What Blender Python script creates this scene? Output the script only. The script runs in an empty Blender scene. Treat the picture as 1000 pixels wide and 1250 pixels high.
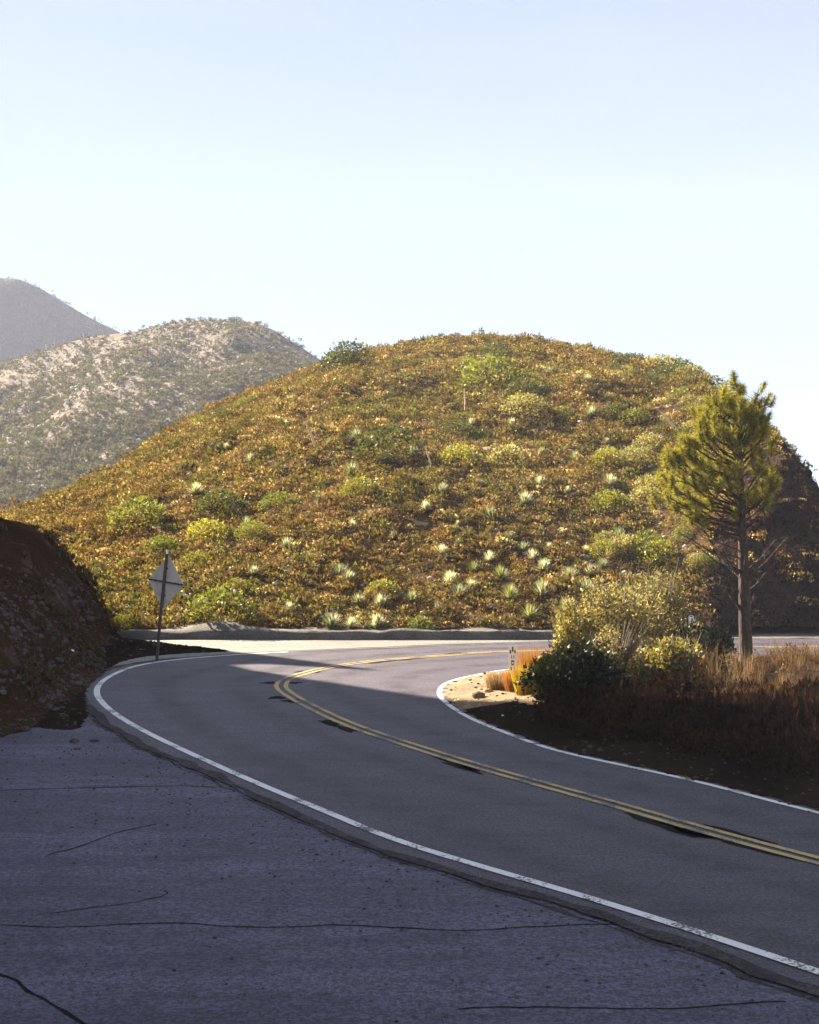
import bpy, math, random
import numpy as np
from mathutils import Vector, Matrix
random.seed(7); RNG = np.random.default_rng(7)
SC = bpy.context.scene; COL = SC.collection
R = math.radians

# ------------------------------------------------------------------ camera
CAM_H = 3.9; F = 1736.0            # focal length in photograph pixels (1000 x 1250)
cam_d = bpy.data.cameras.new('camera'); cam = bpy.data.objects.new('camera', cam_d); COL.objects.link(cam)
cam.location = (0, 0, CAM_H); cam.rotation_euler = (R(90), 0, 0)
cam_d.sensor_fit = 'VERTICAL'; cam_d.sensor_height = 36.0; cam_d.lens = 36.0 * F / 1250
cam_d.clip_start = 0.1; cam_d.clip_end = 8000
SC.camera = cam

# ------------------------------------------------------------------ sun and sky
SUN_EL = R(31.0); SUN_AZ = R(-45.0)          # azimuth from +Y (view direction), negative = left
Ldir = Vector((math.sin(SUN_AZ) * math.cos(SUN_EL), math.cos(SUN_AZ) * math.cos(SUN_EL), math.sin(SUN_EL)))
sun_d = bpy.data.lights.new('sun', 'SUN'); sun = bpy.data.objects.new('sun', sun_d); COL.objects.link(sun)
sun_d.energy = 5.0; sun_d.angle = R(0.5); sun_d.color = (1.0, 0.86, 0.64)
sun.rotation_euler = (-Ldir).to_track_quat('-Z', 'Y').to_euler(); sun.location = (-30, 30, 40)
W = bpy.data.worlds.new('World'); SC.world = W; W.use_nodes = True
nt = W.node_tree; N = nt.nodes; Lk = nt.links; N.clear()
wo = N.new('ShaderNodeOutputWorld'); bg = N.new('ShaderNodeBackground'); sky = N.new('ShaderNodeTexSky')
sky.sky_type = 'NISHITA'; sky.sun_disc = False; sky.sun_elevation = SUN_EL; sky.sun_rotation = SUN_AZ
sky.altitude = 2000; sky.air_density = 0.42; sky.dust_density = 0.15; sky.ozone_density = 1.0
bg.inputs['Strength'].default_value = 0.05
tc = N.new('ShaderNodeTexCoord'); mp = N.new('ShaderNodeMapping'); mp.inputs['Scale'].default_value = (1.3, 1.3, 7.0)
mp.inputs['Rotation'].default_value = (0.12, 0.1, 0.0)
nz = N.new('ShaderNodeTexNoise'); nz.inputs['Scale'].default_value = 2.2; nz.inputs['Detail'].default_value = 6; nz.inputs['Roughness'].default_value = 0.5
rp = N.new('ShaderNodeValToRGB'); rp.color_ramp.elements[0].position = 0.40; rp.color_ramp.elements[1].position = 0.78
rp.color_ramp.elements[0].color = (0.5, 0.5, 0.5, 1); rp.color_ramp.elements[1].color = (0.8, 0.8, 0.8, 1)
mx = N.new('ShaderNodeMixRGB'); mx.inputs[2].default_value = (1.85, 2.12, 2.2, 1)
Lk.new(tc.outputs['Generated'], mp.inputs[0]); Lk.new(mp.outputs[0], nz.inputs['Vector']); Lk.new(nz.outputs['Fac'], rp.inputs[0])
Lk.new(rp.outputs[0], mx.inputs[0]); Lk.new(sky.outputs[0], mx.inputs[1]); Lk.new(mx.outputs[0], bg.inputs[0]); Lk.new(bg.outputs[0], wo.inputs[0])
SC.view_settings.view_transform = 'Standard'; SC.view_settings.look = 'None'
SC.view_settings.gamma = 1.0; SC.view_settings.use_curve_mapping = False
SC.view_settings.exposure = 2.74

# ------------------------------------------------------------------ helpers
def gp(px, py, z=0.0):
    """ground point (world) seen at photograph pixel px, py, on a level at height z"""
    Y = (CAM_H - z) * F / (py - 625.0); return ((px - 500.0) / F * Y, Y)
def tag(o, label=None, cat=None, group=None, kind=None):
    if label: o['label'] = label
    if cat: o['category'] = cat
    if group: o['group'] = group
    if kind: o['kind'] = kind
    return o
def link(name, me, mat=None, parent=None, loc=(0, 0, 0), rot=(0, 0, 0), scale=None):
    o = bpy.data.objects.new(name, me); COL.objects.link(o); o.location = loc; o.rotation_euler = rot
    if scale is not None: o.scale = scale if hasattr(scale, '__len__') else (scale,) * 3
    if mat is not None and len(me.materials) == 0: me.materials.append(mat)
    if parent is not None: o.parent = parent
    return o
def empty(name, loc=(0, 0, 0), rot=(0, 0, 0)):
    o = bpy.data.objects.new(name, None); COL.objects.link(o); o.location = loc; o.rotation_euler = rot
    o.empty_display_size = 0.2; return o
def np_mesh(name, V, Fc, col=None, smooth=False):
    """V (n,3), Fc (m,k) ints, optional per-vertex colour (n,3)"""
    V = np.asarray(V, np.float32); Fc = np.asarray(Fc, np.int32); k = Fc.shape[1]
    me = bpy.data.meshes.new(name); me.vertices.add(len(V)); me.vertices.foreach_set('co', V.ravel())
    me.loops.add(Fc.size); me.loops.foreach_set('vertex_index', Fc.ravel())
    me.polygons.add(len(Fc)); me.polygons.foreach_set('loop_start', np.arange(0, Fc.size, k, dtype=np.int32))
    me.polygons.foreach_set('loop_total', np.full(len(Fc), k, np.int32))
    if smooth: me.polygons.foreach_set('use_smooth', np.ones(len(Fc), bool))
    me.update(calc_edges=True)
    if col is not None:
        a = me.color_attributes.new('Col', 'FLOAT_COLOR', 'POINT')
        c = np.ones((len(V), 4), np.float32); c[:, :3] = col; a.data.foreach_set('color', c.ravel())
    me.validate(); return me
def vnoise(x, y, seed=0):
    x = np.asarray(x, float); y = np.asarray(y, float)
    xi = np.floor(x).astype(np.int64); yi = np.floor(y).astype(np.int64); fx = x - xi; fy = y - yi
    fx = fx * fx * (3 - 2 * fx); fy = fy * fy * (3 - 2 * fy)
    def h(a, b):
        n = (a * 374761393 + b * 668265263 + seed * 1442695041) & 0x7fffffff
        n = ((n ^ (n >> 13)) * 1274126177) & 0x7fffffff
        return ((n ^ (n >> 16)) & 0xffff) / 65535.0
    return (h(xi, yi) * (1 - fx) + h(xi + 1, yi) * fx) * (1 - fy) + (h(xi, yi + 1) * (1 - fx) + h(xi + 1, yi + 1) * fx) * fy
def fbm(x, y, sc, oct=4, seed=0):
    s = 0; a = 1; t = 0
    for i in range(oct):
        s = s + a * (vnoise(np.asarray(x) / sc, np.asarray(y) / sc, seed + i) - 0.5); t += a; a *= 0.5; sc *= 0.5
    return s / t * 2
def grid_faces(nr, nc):
    i = np.arange(nr - 1)[:, None] * nc + np.arange(nc - 1)[None, :]
    return np.stack([i, i + 1, i + nc + 1, i + nc], -1).reshape(-1, 4)
def grid_mesh(name, X, Y, Z, col=None, smooth=True):
    nr, nc = X.shape
    return np_mesh(name, np.stack([X, Y, Z], -1).reshape(-1, 3), grid_faces(nr, nc), col, smooth)
def merge(temps, idx, pos, scl, rz, tint=None, tilt=None):
    """numpy merge of many copies of templates: temps = [(V, F(tri), C)], one copy per row of pos"""
    Vs, Fs, Cs, off = [], [], [], 0
    for t, (V, Fc, C) in enumerate(temps):
        m = np.where(idx == t)[0]
        if len(m) == 0: continue
        c, s = np.cos(rz[m]), np.sin(rz[m]); sc = scl[m] if scl.ndim == 2 else np.repeat(scl[m][:, None], 3, 1)
        P = V[None] * sc[:, None, :]
        x = P[..., 0] * c[:, None] - P[..., 1] * s[:, None]; y = P[..., 0] * s[:, None] + P[..., 1] * c[:, None]; z = P[..., 2]
        if tilt is not None:
            x = x + z * tilt[m, 0][:, None]; y = y + z * tilt[m, 1][:, None]
        Q = np.stack([x, y, z], -1) + pos[m][:, None, :]
        Vs.append(Q.reshape(-1, 3)); Fs.append((Fc[None] + (np.arange(len(m)) * len(V))[:, None, None] + off).reshape(-1, Fc.shape[1]))
        cc = np.repeat(C[None], len(m), 0)
        if tint is not None: cc = cc * tint[m][:, None, :]
        Cs.append(cc.reshape(-1, 3)); off += len(m) * len(V)
    return np.concatenate(Vs), np.concatenate(Fs), np.concatenate(Cs)
def smooth_path(P, step=0.3):
    P = [np.array(p, float) for p in P]; P = [2 * P[0] - P[1]] + P + [2 * P[-1] - P[-2]]; out = []
    for i in range(1, len(P) - 2):
        p0, p1, p2, p3 = P[i - 1:i + 3]; n = max(2, int(np.linalg.norm(p2 - p1) / step))
        for k in range(n):
            t = k / n
            out.append(0.5 * (2 * p1 + (p2 - p0) * t + (2 * p0 - 5 * p1 + 4 * p2 - p3) * t * t + (3 * p1 - p0 - 3 * p2 + p3) * t ** 3))
    out.append(P[-2]); out = np.array(out)
    for _ in range(3): out[1:-1] = 0.25 * out[:-2] + 0.5 * out[1:-1] + 0.25 * out[2:]
    return out
def normals2(P):
    T = np.gradient(P, axis=0); T /= np.linalg.norm(T, axis=1)[:, None]; return np.stack([-T[:, 1], T[:, 0]], 1)
def ribbon(name, P, o0, o1, z, mat, zf=None, wob=0):
    """flat strip beside a path between offsets o0 and o1"""
    n = normals2(P); k = len(P); w0 = o0; w1 = o1
    if wob: w0 = o0 + wob * fbm(P[:, 0] * 3, P[:, 1] * 3, 1.0, 3, 5); w1 = o1 + wob * fbm(P[:, 0] * 3, P[:, 1] * 3, 1.0, 3, 9)
    A = P + n * np.reshape(w0, (-1, 1)) if np.ndim(w0) else P + n * w0
    B = P + n * np.reshape(w1, (-1, 1)) if np.ndim(w1) else P + n * w1
    V = np.zeros((2 * k, 3)); V[0::2, :2] = A; V[1::2, :2] = B; V[:, 2] = z
    if zf is not None: V[:, 2] = zf(V[:, 0], V[:, 1]) + z
    i = np.arange(k - 1) * 2
    return link(name, np_mesh(name, V, np.stack([i, i + 1, i + 3, i + 2], 1)), mat)
def tube(pts, rad, seg=7, cap=True):
    """tapered tube as (V, F quads)"""
    pts = [Vector(p) for p in pts]; V = []; Fc = []
    up = Vector((0.31, 0.17, 0.93))
    for i, p in enumerate(pts):
        d = (pts[min(i + 1, len(pts) - 1)] - pts[max(i - 1, 0)]).normalized()
        a = d.cross(up); a = a.normalized() if a.length > 1e-3 else Vector((1, 0, 0)); b = d.cross(a)
        for k in range(seg):
            t = 2 * math.pi * k / seg; V.append(p + (a * math.cos(t) + b * math.sin(t)) * rad[i])
    for i in range(len(pts) - 1):
        for k in range(seg):
            k2 = (k + 1) % seg; Fc.append((i * seg + k, i * seg + k2, (i + 1) * seg + k2, (i + 1) * seg + k))
    return np.array([tuple(v) for v in V]), np.array(Fc)
class MB:
    """collects polygons into one mesh"""
    def __init__(s): s.v = []; s.f = []
    def add(s, V, Fc):
        o = len(s.v); s.v += [tuple(float(c) for c in v) for v in V]; s.f += [tuple(int(i) + o for i in f) for f in Fc]; return s
    def box(s, c, d, M=None):
        P = [Vector((c[0] + sx * d[0] / 2, c[1] + sy * d[1] / 2, c[2] + sz * d[2] / 2)) for sz in (-1, 1) for sy in (-1, 1) for sx in (-1, 1)]
        if M is not None: P = [M @ p for p in P]
        return s.add(P, [(0, 2, 3, 1), (4, 5, 7, 6), (0, 1, 5, 4), (2, 6, 7, 3), (0, 4, 6, 2), (1, 3, 7, 5)])
    def tube(s, p, r, seg=7):
        V, Fc = tube(p, r, seg); o = len(s.v); s.add(V, Fc); s.f.append(tuple(o + k for k in range(seg)))
        s.f.append(tuple(o + (len(p) - 1) * seg + k for k in range(seg))[::-1]); return s
    def mesh(s, name, smooth=False):
        me = bpy.data.meshes.new(name); me.from_pydata(s.v, [], s.f); me.update()
        if smooth: me.polygons.foreach_set('use_smooth', np.ones(len(me.polygons), bool))
        return me
    def obj(s, name, mat, parent=None, smooth=False, **k): return link(name, s.mesh(name, smooth), mat, parent, **k)

# ------------------------------------------------------------------ materials
def new_mat(name):
    m = bpy.data.materials.new(name); m.use_nodes = True; return m, m.node_tree.nodes, m.node_tree.links
def noise_node(N, L, vec, scale, detail=4, rough=0.55):
    n = N.new('ShaderNodeTexNoise'); n.inputs['Scale'].default_value = scale; n.inputs['Detail'].default_value = detail; n.inputs['Roughness'].default_value = rough
    L.new(vec, n.inputs['Vector']); return n.outputs['Fac']
def ramp(N, L, fac, stops):
    r = N.new('ShaderNodeValToRGB'); cr = r.color_ramp
    while len(cr.elements) < len(stops): cr.elements.new(0.5)
    for e, (p, c) in zip(cr.elements, stops): e.position = p; e.color = tuple(c) + (1,) if len(c) == 3 else c
    L.new(fac, r.inputs[0]); return r.outputs[0]
def mixc(N, L, fac, a, b, mode='MIX'):
    m = N.new('ShaderNodeMixRGB'); m.blend_type = mode
    for s, v in ((0, fac), (1, a), (2, b)):
        if hasattr(v, 'is_linked'): L.new(v, m.inputs[s])
        else: m.inputs[s].default_value = v if s == 0 else tuple(v) + (1,)
    return m.outputs[0]
def bump(N, L, h, strength, dist, bsdf, prev=None):
    b = N.new('ShaderNodeBump'); b.inputs['Strength'].default_value = strength; b.inputs['Distance'].default_value = dist
    L.new(h, b.inputs['Height'])
    if prev: L.new(prev, b.inputs['Normal'])
    if bsdf: L.new(b.outputs[0], bsdf.inputs['Normal'])
    return b.outputs[0]
def surface(name, c_lo, c_hi, big=0.3, fine=25, rough=0.9, bstr=0.4, bdist=0.02, spec=0.3, speck=None, stretch=None, grit=None):
    m, N, L = new_mat(name); b = N['Principled BSDF']; g = N.new('ShaderNodeNewGeometry'); vec = g.outputs['Position']
    v2 = vec
    if stretch:
        mp = N.new('ShaderNodeMapping'); mp.inputs['Scale'].default_value = stretch; L.new(vec, mp.inputs[0]); v2 = mp.outputs[0]
    n1 = noise_node(N, L, v2, big, 5, 0.6); n2 = noise_node(N, L, vec, fine, 3, 0.7)
    c = ramp(N, L, n1, [(0.3, c_lo), (0.7, c_hi)])
    f = ramp(N, L, n2, [(0.25, (0.62, 0.62, 0.62)), (0.75, (1.38, 1.38, 1.38))])
    c = mixc(N, L, 1.0, c, f, 'MULTIPLY')
    if grit:
        n4 = noise_node(N, L, vec, grit[0], 2, 0.8); c = mixc(N, L, 1.0, c, ramp(N, L, n4, [(0.40, (grit[1],) * 3), (0.60, (2 - grit[1],) * 3)]), 'MULTIPLY')
        n5 = noise_node(N, L, v2, 2.1, 6, 0.7); c = mixc(N, L, 1.0, c, ramp(N, L, n5, [(0.36, (0.74,) * 3), (0.64, (1.22,) * 3)]), 'MULTIPLY')
    if speck:
        sc, thr, col = speck; n3 = noise_node(N, L, vec, sc, 2, 0.5)
        k = ramp(N, L, n3, [(thr, (0, 0, 0)), (thr + 0.04, (1, 1, 1))]); c = mixc(N, L, k, c, col)
    L.new(c, b.inputs['Base Color']); b.inputs['Roughness'].default_value = rough; b.inputs['Specular IOR Level'].default_value = spec
    bump(N, L, n2, bstr, bdist, b); return m
def lighten_bend(m, y0, y1, k):
    # asphalt paler towards the bend, partly painting in the far lane's sunlight
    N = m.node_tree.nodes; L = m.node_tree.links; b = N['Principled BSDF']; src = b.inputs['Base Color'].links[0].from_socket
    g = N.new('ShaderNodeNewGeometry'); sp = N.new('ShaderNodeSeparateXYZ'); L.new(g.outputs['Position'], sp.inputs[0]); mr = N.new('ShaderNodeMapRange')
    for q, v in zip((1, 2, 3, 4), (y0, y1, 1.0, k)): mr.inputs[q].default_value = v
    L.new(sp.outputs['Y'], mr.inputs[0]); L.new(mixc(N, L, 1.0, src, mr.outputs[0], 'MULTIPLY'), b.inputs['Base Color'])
def foliage(name, trans=0.45, tint=(1, 1, 1), gloss=0.0):
    m, N, L = new_mat(name); N.remove(N['Principled BSDF']); out = N['Material Output']
    a = N.new('ShaderNodeAttribute'); a.attribute_name = 'Col'
    oi = N.new('ShaderNodeObjectInfo')
    r = ramp(N, L, oi.outputs['Random'], [(0, (0.8, 0.82, 0.8)), (1, (1.2, 1.15, 1.2))])
    c = mixc(N, L, 1.0, a.outputs['Color'], r, 'MULTIPLY'); c = mixc(N, L, 1.0, c, tint, 'MULTIPLY')
    d = N.new('ShaderNodeBsdfDiffuse'); t = N.new('ShaderNodeBsdfTranslucent'); g = N.new('ShaderNodeBsdfGlossy'); g.inputs['Roughness'].default_value = 0.45
    m1 = N.new('ShaderNodeMixShader'); m1.inputs[0].default_value = trans; m2 = N.new('ShaderNodeMixShader'); m2.inputs[0].default_value = gloss
    L.new(c, d.inputs[0]); L.new(mixc(N, L, 1.0, c, (1.1, 1.1, 0.7), 'MULTIPLY'), t.inputs[0])
    L.new(d.outputs[0], m1.inputs[1]); L.new(t.outputs[0], m1.inputs[2]); L.new(m1.outputs[0], m2.inputs[1]); L.new(g.outputs[0], m2.inputs[2]); L.new(m2.outputs[0], out.inputs[0])
    return m
def plain(name, c, rough=0.6, metal=0.0, spec=0.5, var=0.15, sc=12):
    m, N, L = new_mat(name); b = N['Principled BSDF']; t = N.new('ShaderNodeTexCoord')
    n = noise_node(N, L, t.outputs['Object'], sc, 4, 0.6)
    lo = [x * (1 - var) for x in c]; hi = [x * (1 + var) for x in c]
    L.new(ramp(N, L, n, [(0.3, lo), (0.7, hi)]), b.inputs['Base Color']); b.inputs['Roughness'].default_value = rough
    b.inputs['Metallic'].default_value = metal; b.inputs['Specular IOR Level'].default_value = spec; return m

M = {}
M['asphalt'] = surface('asphalt', (0.030, 0.026, 0.042), (0.051, 0.044, 0.066), big=0.55, fine=55, rough=0.62, bstr=0.6, bdist=0.008, spec=0.25, stretch=(0.5, 1.6, 1), speck=(38, 0.66, (0.14, 0.135, 0.135)), grit=(26, 0.35))
lighten_bend(M['asphalt'], 16, 30, 1.3)
M['old_paving'] = surface('old_paving', (0.037, 0.034, 0.061), (0.080, 0.073, 0.122), big=0.5, fine=42, rough=0.7, bstr=0.5, bdist=0.008, spec=0.25, stretch=(0.35, 1.6, 1), speck=(17, 0.63, (0.022, 0.020, 0.022)), grit=(22, 0.5))
M['edge_asphalt'] = surface('edge_asphalt', (0.012, 0.010, 0.011), (0.04, 0.034, 0.038), big=1.6, fine=30, rough=0.9, bstr=1.0, bdist=0.02, grit=(15, 0.3))
M['shoulder'] = surface('shoulder', (0.11, 0.105, 0.10), (0.17, 0.16, 0.15), big=0.6, fine=50, rough=0.65, bstr=0.5, bdist=0.008, spec=0.5, stretch=(0.35, 1.8, 1), grit=(24, 0.5))
M['tar'] = surface('tar', (0.006, 0.005, 0.005), (0.014, 0.012, 0.011), big=3, fine=60, rough=0.9, bstr=0.3, spec=0.05)
M['berm'] = surface('berm', (0.07, 0.062, 0.06), (0.14, 0.125, 0.12), big=1.2, fine=14, rough=0.9, bstr=0.9, bdist=0.04)
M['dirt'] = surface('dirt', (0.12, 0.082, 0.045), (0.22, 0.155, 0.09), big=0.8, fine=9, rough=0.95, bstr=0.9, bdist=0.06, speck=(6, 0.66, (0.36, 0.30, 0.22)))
M['hill_soil'] = surface('hill_soil', (0.05, 0.030, 0.016), (0.12, 0.078, 0.042), big=0.35, fine=7, rough=0.97, bstr=1.0, bdist=0.12, speck=(1.1, 0.63, (0.30, 0.21, 0.13)), spec=0.0)
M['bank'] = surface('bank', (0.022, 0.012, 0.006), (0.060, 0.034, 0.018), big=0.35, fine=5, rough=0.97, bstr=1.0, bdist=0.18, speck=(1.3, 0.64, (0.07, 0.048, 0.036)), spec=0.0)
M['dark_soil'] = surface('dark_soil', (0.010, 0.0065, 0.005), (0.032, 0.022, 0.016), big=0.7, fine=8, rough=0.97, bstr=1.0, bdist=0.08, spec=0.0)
M['rubble'] = surface('rubble', (0.024, 0.018, 0.016), (0.12, 0.098, 0.096), big=2.5, fine=9, rough=0.95, bstr=0.7, bdist=0.03, spec=0.1)
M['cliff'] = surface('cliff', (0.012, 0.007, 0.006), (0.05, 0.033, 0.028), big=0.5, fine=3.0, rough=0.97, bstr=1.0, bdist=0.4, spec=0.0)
M['pale_stone'] = surface('pale_stone', (0.28, 0.26, 0.25), (0.5, 0.47, 0.44), big=4, fine=12, rough=0.9)
M['brown_stone'] = surface('brown_stone', (0.03, 0.024, 0.022), (0.09, 0.07, 0.06), big=4, fine=12, rough=0.95)
M['mountain'] = surface('mountain', (0.13, 0.10, 0.08), (0.25, 0.195, 0.165), big=0.035, fine=0.8, rough=1.0, bstr=1.0, bdist=2.0, speck=(0.16, 0.62, (0.05, 0.055, 0.03)))
M['far_mountain'] = surface('far_mountain', (0.022, 0.02, 0.024), (0.05, 0.04, 0.042), big=0.012, fine=0.22, rough=1.0, bstr=1.0, bdist=6.0)
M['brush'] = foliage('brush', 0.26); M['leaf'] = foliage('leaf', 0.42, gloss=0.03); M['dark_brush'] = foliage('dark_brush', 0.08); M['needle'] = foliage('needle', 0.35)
M['far_brush'] = foliage('far_brush', 0.15)
M['wood'] = plain('grey_wood', (0.16, 0.12, 0.085), 0.9, var=0.4, sc=20)
M['pale_wood'] = plain('pale_wood', (0.6, 0.46, 0.31), 0.9, var=0.25, sc=20)
M['metal'] = plain('aluminium_back', (0.72, 0.62, 0.56), 0.6, 0.0, var=0.12, sc=6)
M['post'] = plain('post_steel', (0.07, 0.055, 0.045), 0.8, 0.0, var=0.3)
M['white_panel'] = plain('white_panel', (0.72, 0.72, 0.74), 0.4, var=0.06)
M['black'] = plain('black_print', (0.02, 0.02, 0.02), 0.6)
M['white_tip'] = plain('white_tip', (0.8, 0.8, 0.8), 0.5)
def paint(name, c, wear):
    m, N, L = new_mat(name); b = N['Principled BSDF']; g = N.new('ShaderNodeNewGeometry')
    n1 = noise_node(N, L, g.outputs['Position'], 1.3, 5, 0.6); n2 = noise_node(N, L, g.outputs['Position'], 30, 3, 0.7)
    s = N.new('ShaderNodeMath'); s.operation = 'ADD'; mm = N.new('ShaderNodeMath'); mm.operation = 'MULTIPLY'; mm.inputs[1].default_value = 0.8
    L.new(n2, mm.inputs[0]); L.new(n1, s.inputs[0]); L.new(mm.outputs[0], s.inputs[1])
    k = ramp(N, L, s.outputs[0], [(wear, (0, 0, 0)), (wear + 0.12, (1, 1, 1))])
    L.new(mixc(N, L, k, c, (0.06, 0.057, 0.06)), b.inputs['Base Color']); b.inputs['Roughness'].default_value = 0.6
    bump(N, L, n2, 0.4, 0.006, b); return m
M['white_paint'] = paint('white_paint', (0.62, 0.62, 0.64), 0.98)
M['worn_white'] = paint('worn_white', (0.2, 0.195, 0.19), 0.8)
M['yellow_paint'] = paint('yellow_paint', (0.40, 0.27, 0.075), 0.90)

def bark():
    m, N, L = new_mat('bark'); b = N['Principled BSDF']; t = N.new('ShaderNodeTexCoord'); mp = N.new('ShaderNodeMapping'); mp.inputs['Scale'].default_value = (9, 9, 2.2)
    L.new(t.outputs['Object'], mp.inputs[0]); v = N.new('ShaderNodeTexVoronoi'); v.feature = 'DISTANCE_TO_EDGE'; v.inputs['Scale'].default_value = 1.6; L.new(mp.outputs[0], v.inputs['Vector'])
    n = noise_node(N, L, t.outputs['Object'], 14, 4)
    c = ramp(N, L, v.outputs['Distance'], [(0.02, (0.014, 0.009, 0.006)), (0.25, (0.06, 0.036, 0.022))]); c = mixc(N, L, 0.6, c, ramp(N, L, n, [(0.3, (0.02, 0.013, 0.009)), (0.7, (0.09, 0.058, 0.035))]))
    L.new(c, b.inputs['Base Color']); b.inputs['Roughness'].default_value = 0.95; bump(N, L, v.outputs['Distance'], 1.0, 0.04, b); return m
M['bark'] = bark()

# ------------------------------------------------------------------ road layout (traced points put on the level road)
outer = [gp(*p) for p in [(1280,1290),(1000,1192),(750,1110),(500,1035),(400,995),(300,953),(200,907),(150,880),(125,860),(118,845),(130,830),(165,815),(215,807),(280,801.5),(330,798.5)]] + [(-.9, 40.3), (2.5, 41.7), (8, 43.1), (16, 44.0), (30, 45.2), (60, 46)]
centre = [gp(*p) for p in [(1300,1135),(1000,1055),(860,1017),(750,985),(600,943),(500,912),(430,888),(380,865),(352,849),(342.5,840),(349,831),(369,824.5),(385,820),(404,816),(432,811.5),(478,806.5),(554,801),(617,797)]] + [(8, 40.3), (16, 41.4), (30, 42.6), (60, 43.4)]
inner = [gp(*p) for p in [(1300,1066),(1000,996),(850,957),(750,935),(675,918),(620,898),(580,882),(555,868),(540,856),(536,847),(544,836),(570,828),(600,822.5),(620,819)]] + [(5, 36.2), (8, 37.1), (16, 38.5), (30, 39.8), (60, 40.6)]
Po, Pc, Pi = smooth_path(outer), smooth_path(centre), smooth_path(inner)
nO, nI = normals2(Po), normals2(Pi)
# which side is outside the curve?
def out_sign(P, n):
    i = len(P) // 3; c = np.array((8.0, 30.0)); return 1.0 if np.dot(n[i], P[i] - c) > 0 else -1.0
sO, sI = out_sign(Po, nO), out_sign(Pi, nI)

berm_y = lambda x: 43.15 + 0.028 * (x - 3) * (x > 3) * 1.0 + 0.012 * np.minimum(0, x + 6) ** 2 * 0.4 + 0.10 * fbm(x, x * 0, 3.0, 2, 4)
def poly_obj(name, pts, z, mat, thick=0.0, holes=None):
    import bmesh
    bm = bmesh.new()
    vs = [bm.verts.new((p[0], p[1], z)) for p in pts]; bm.faces.new(vs)
    if thick:
        r = bmesh.ops.extrude_face_region(bm, geom=list(bm.faces)); bmesh.ops.translate(bm, verts=[g for g in r['geom'] if isinstance(g, bmesh.types.BMVert)], vec=(0, 0, -thick))
    bmesh.ops.recalc_face_normals(bm, faces=bm.faces); bmesh.ops.triangulate(bm, faces=bm.faces)
    me = bpy.data.meshes.new(name); bm.to_mesh(me); bm.free(); return link(name, me, mat)

# ground sheet out to the horizon
g = 950
gx = np.array([-g, -300, -80, -40, 0, 40, 80, 300, g]); GX, GY = np.meshgrid(gx, gx); 
tag(link('ground', grid_mesh('ground', GX.astype(float), GY.astype(float), np.full(GX.shape, -0.06) - 0.0 * GX, None, False), M['dirt']), kind='structure')
# old paved pull-out in the foreground
tag(poly_obj('pullout_pavement', [(-30, -20), (40, -20), (40, 10), (10, 30), (-4, 36), (-6.5, 35), (-9.5, 32), (-14, 25), (-30, 12)], 0.018, M['old_paving'], 0.06), kind='structure')
# the paved road bed: strip from a ragged outer edge to the inner edge
edge_out = 0.44 + 0.10 * fbm(Po[:, 0], Po[:, 1], 1.3, 4, 3) + 0.05 * fbm(Po[:, 0], Po[:, 1], 0.3, 2, 6)
far_mask = np.clip((Po[:, 0] + 6) / 6, 0, 1) * (Po[:, 1] > 37)
Ro = Po + nO * sO * edge_out[:, None]
Ri = Pi + nI * (-sI) * (0.16 + 0.05 * fbm(Pi[:, 0], Pi[:, 1], 0.8, 3, 8))[:, None]
road_pts = [tuple(p) for p in Ro] + [tuple(p) for p in Ri[::-1]]
nkk = np.argmax(Po[:, 1] > 37.5)
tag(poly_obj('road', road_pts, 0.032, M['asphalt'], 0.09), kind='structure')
tag(ribbon('edge_soil', Po[:nkk], sO * 0.5, sO * (edge_out[:nkk] + 0.10), 0.022, M['edge_asphalt'], wob=0.12), kind='structure')
# paved shoulder between the far edge line and the berm (sunlit)
k0 = np.argmax((Po[:, 1] > 36) & (Po[:, 0] < -5)); sh = [(-16, 37.5)] + [(float(p[0]), float(p[1])) for p in Ro[k0:]]
xs = np.linspace(60, -16, 60); sh += [(float(x), float(berm_y(x)) + 0.1) for x in xs]
SH = sh
shx = np.linspace(-16, 60, 200)
front = np.interp(shx, Po[k0:, 0][np.argsort(Po[k0:, 0])], Po[k0:, 1][np.argsort(Po[k0:, 0])]) - 0.3
V = np.zeros((400, 3)); V[:200, 0] = shx; V[:200, 1] = front; V[200:, 0] = shx; V[200:, 1] = berm_y(shx) + 0.15; V[:, 2] = 0.026
i = np.arange(199); tag(link('shoulder', np_mesh('shoulder', V, np.stack([i, i + 1, i + 201, i + 200], 1)), M['shoulder']), kind='structure')
# broken dark edge strip of asphalt along the near outer edge
nk = np.argmax(Po[:, 1] > 37.5)
tag(ribbon('road_edge', Po[:nk], sO * (edge_out[:nk] - .15 + .12 * fbm(Po[:nk, 0], Po[:nk, 1], .5, 3, 41)), sO * (edge_out[:nk] + 0.02), 0.0365, M['edge_asphalt'], wob=0.10), kind='structure')
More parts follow.
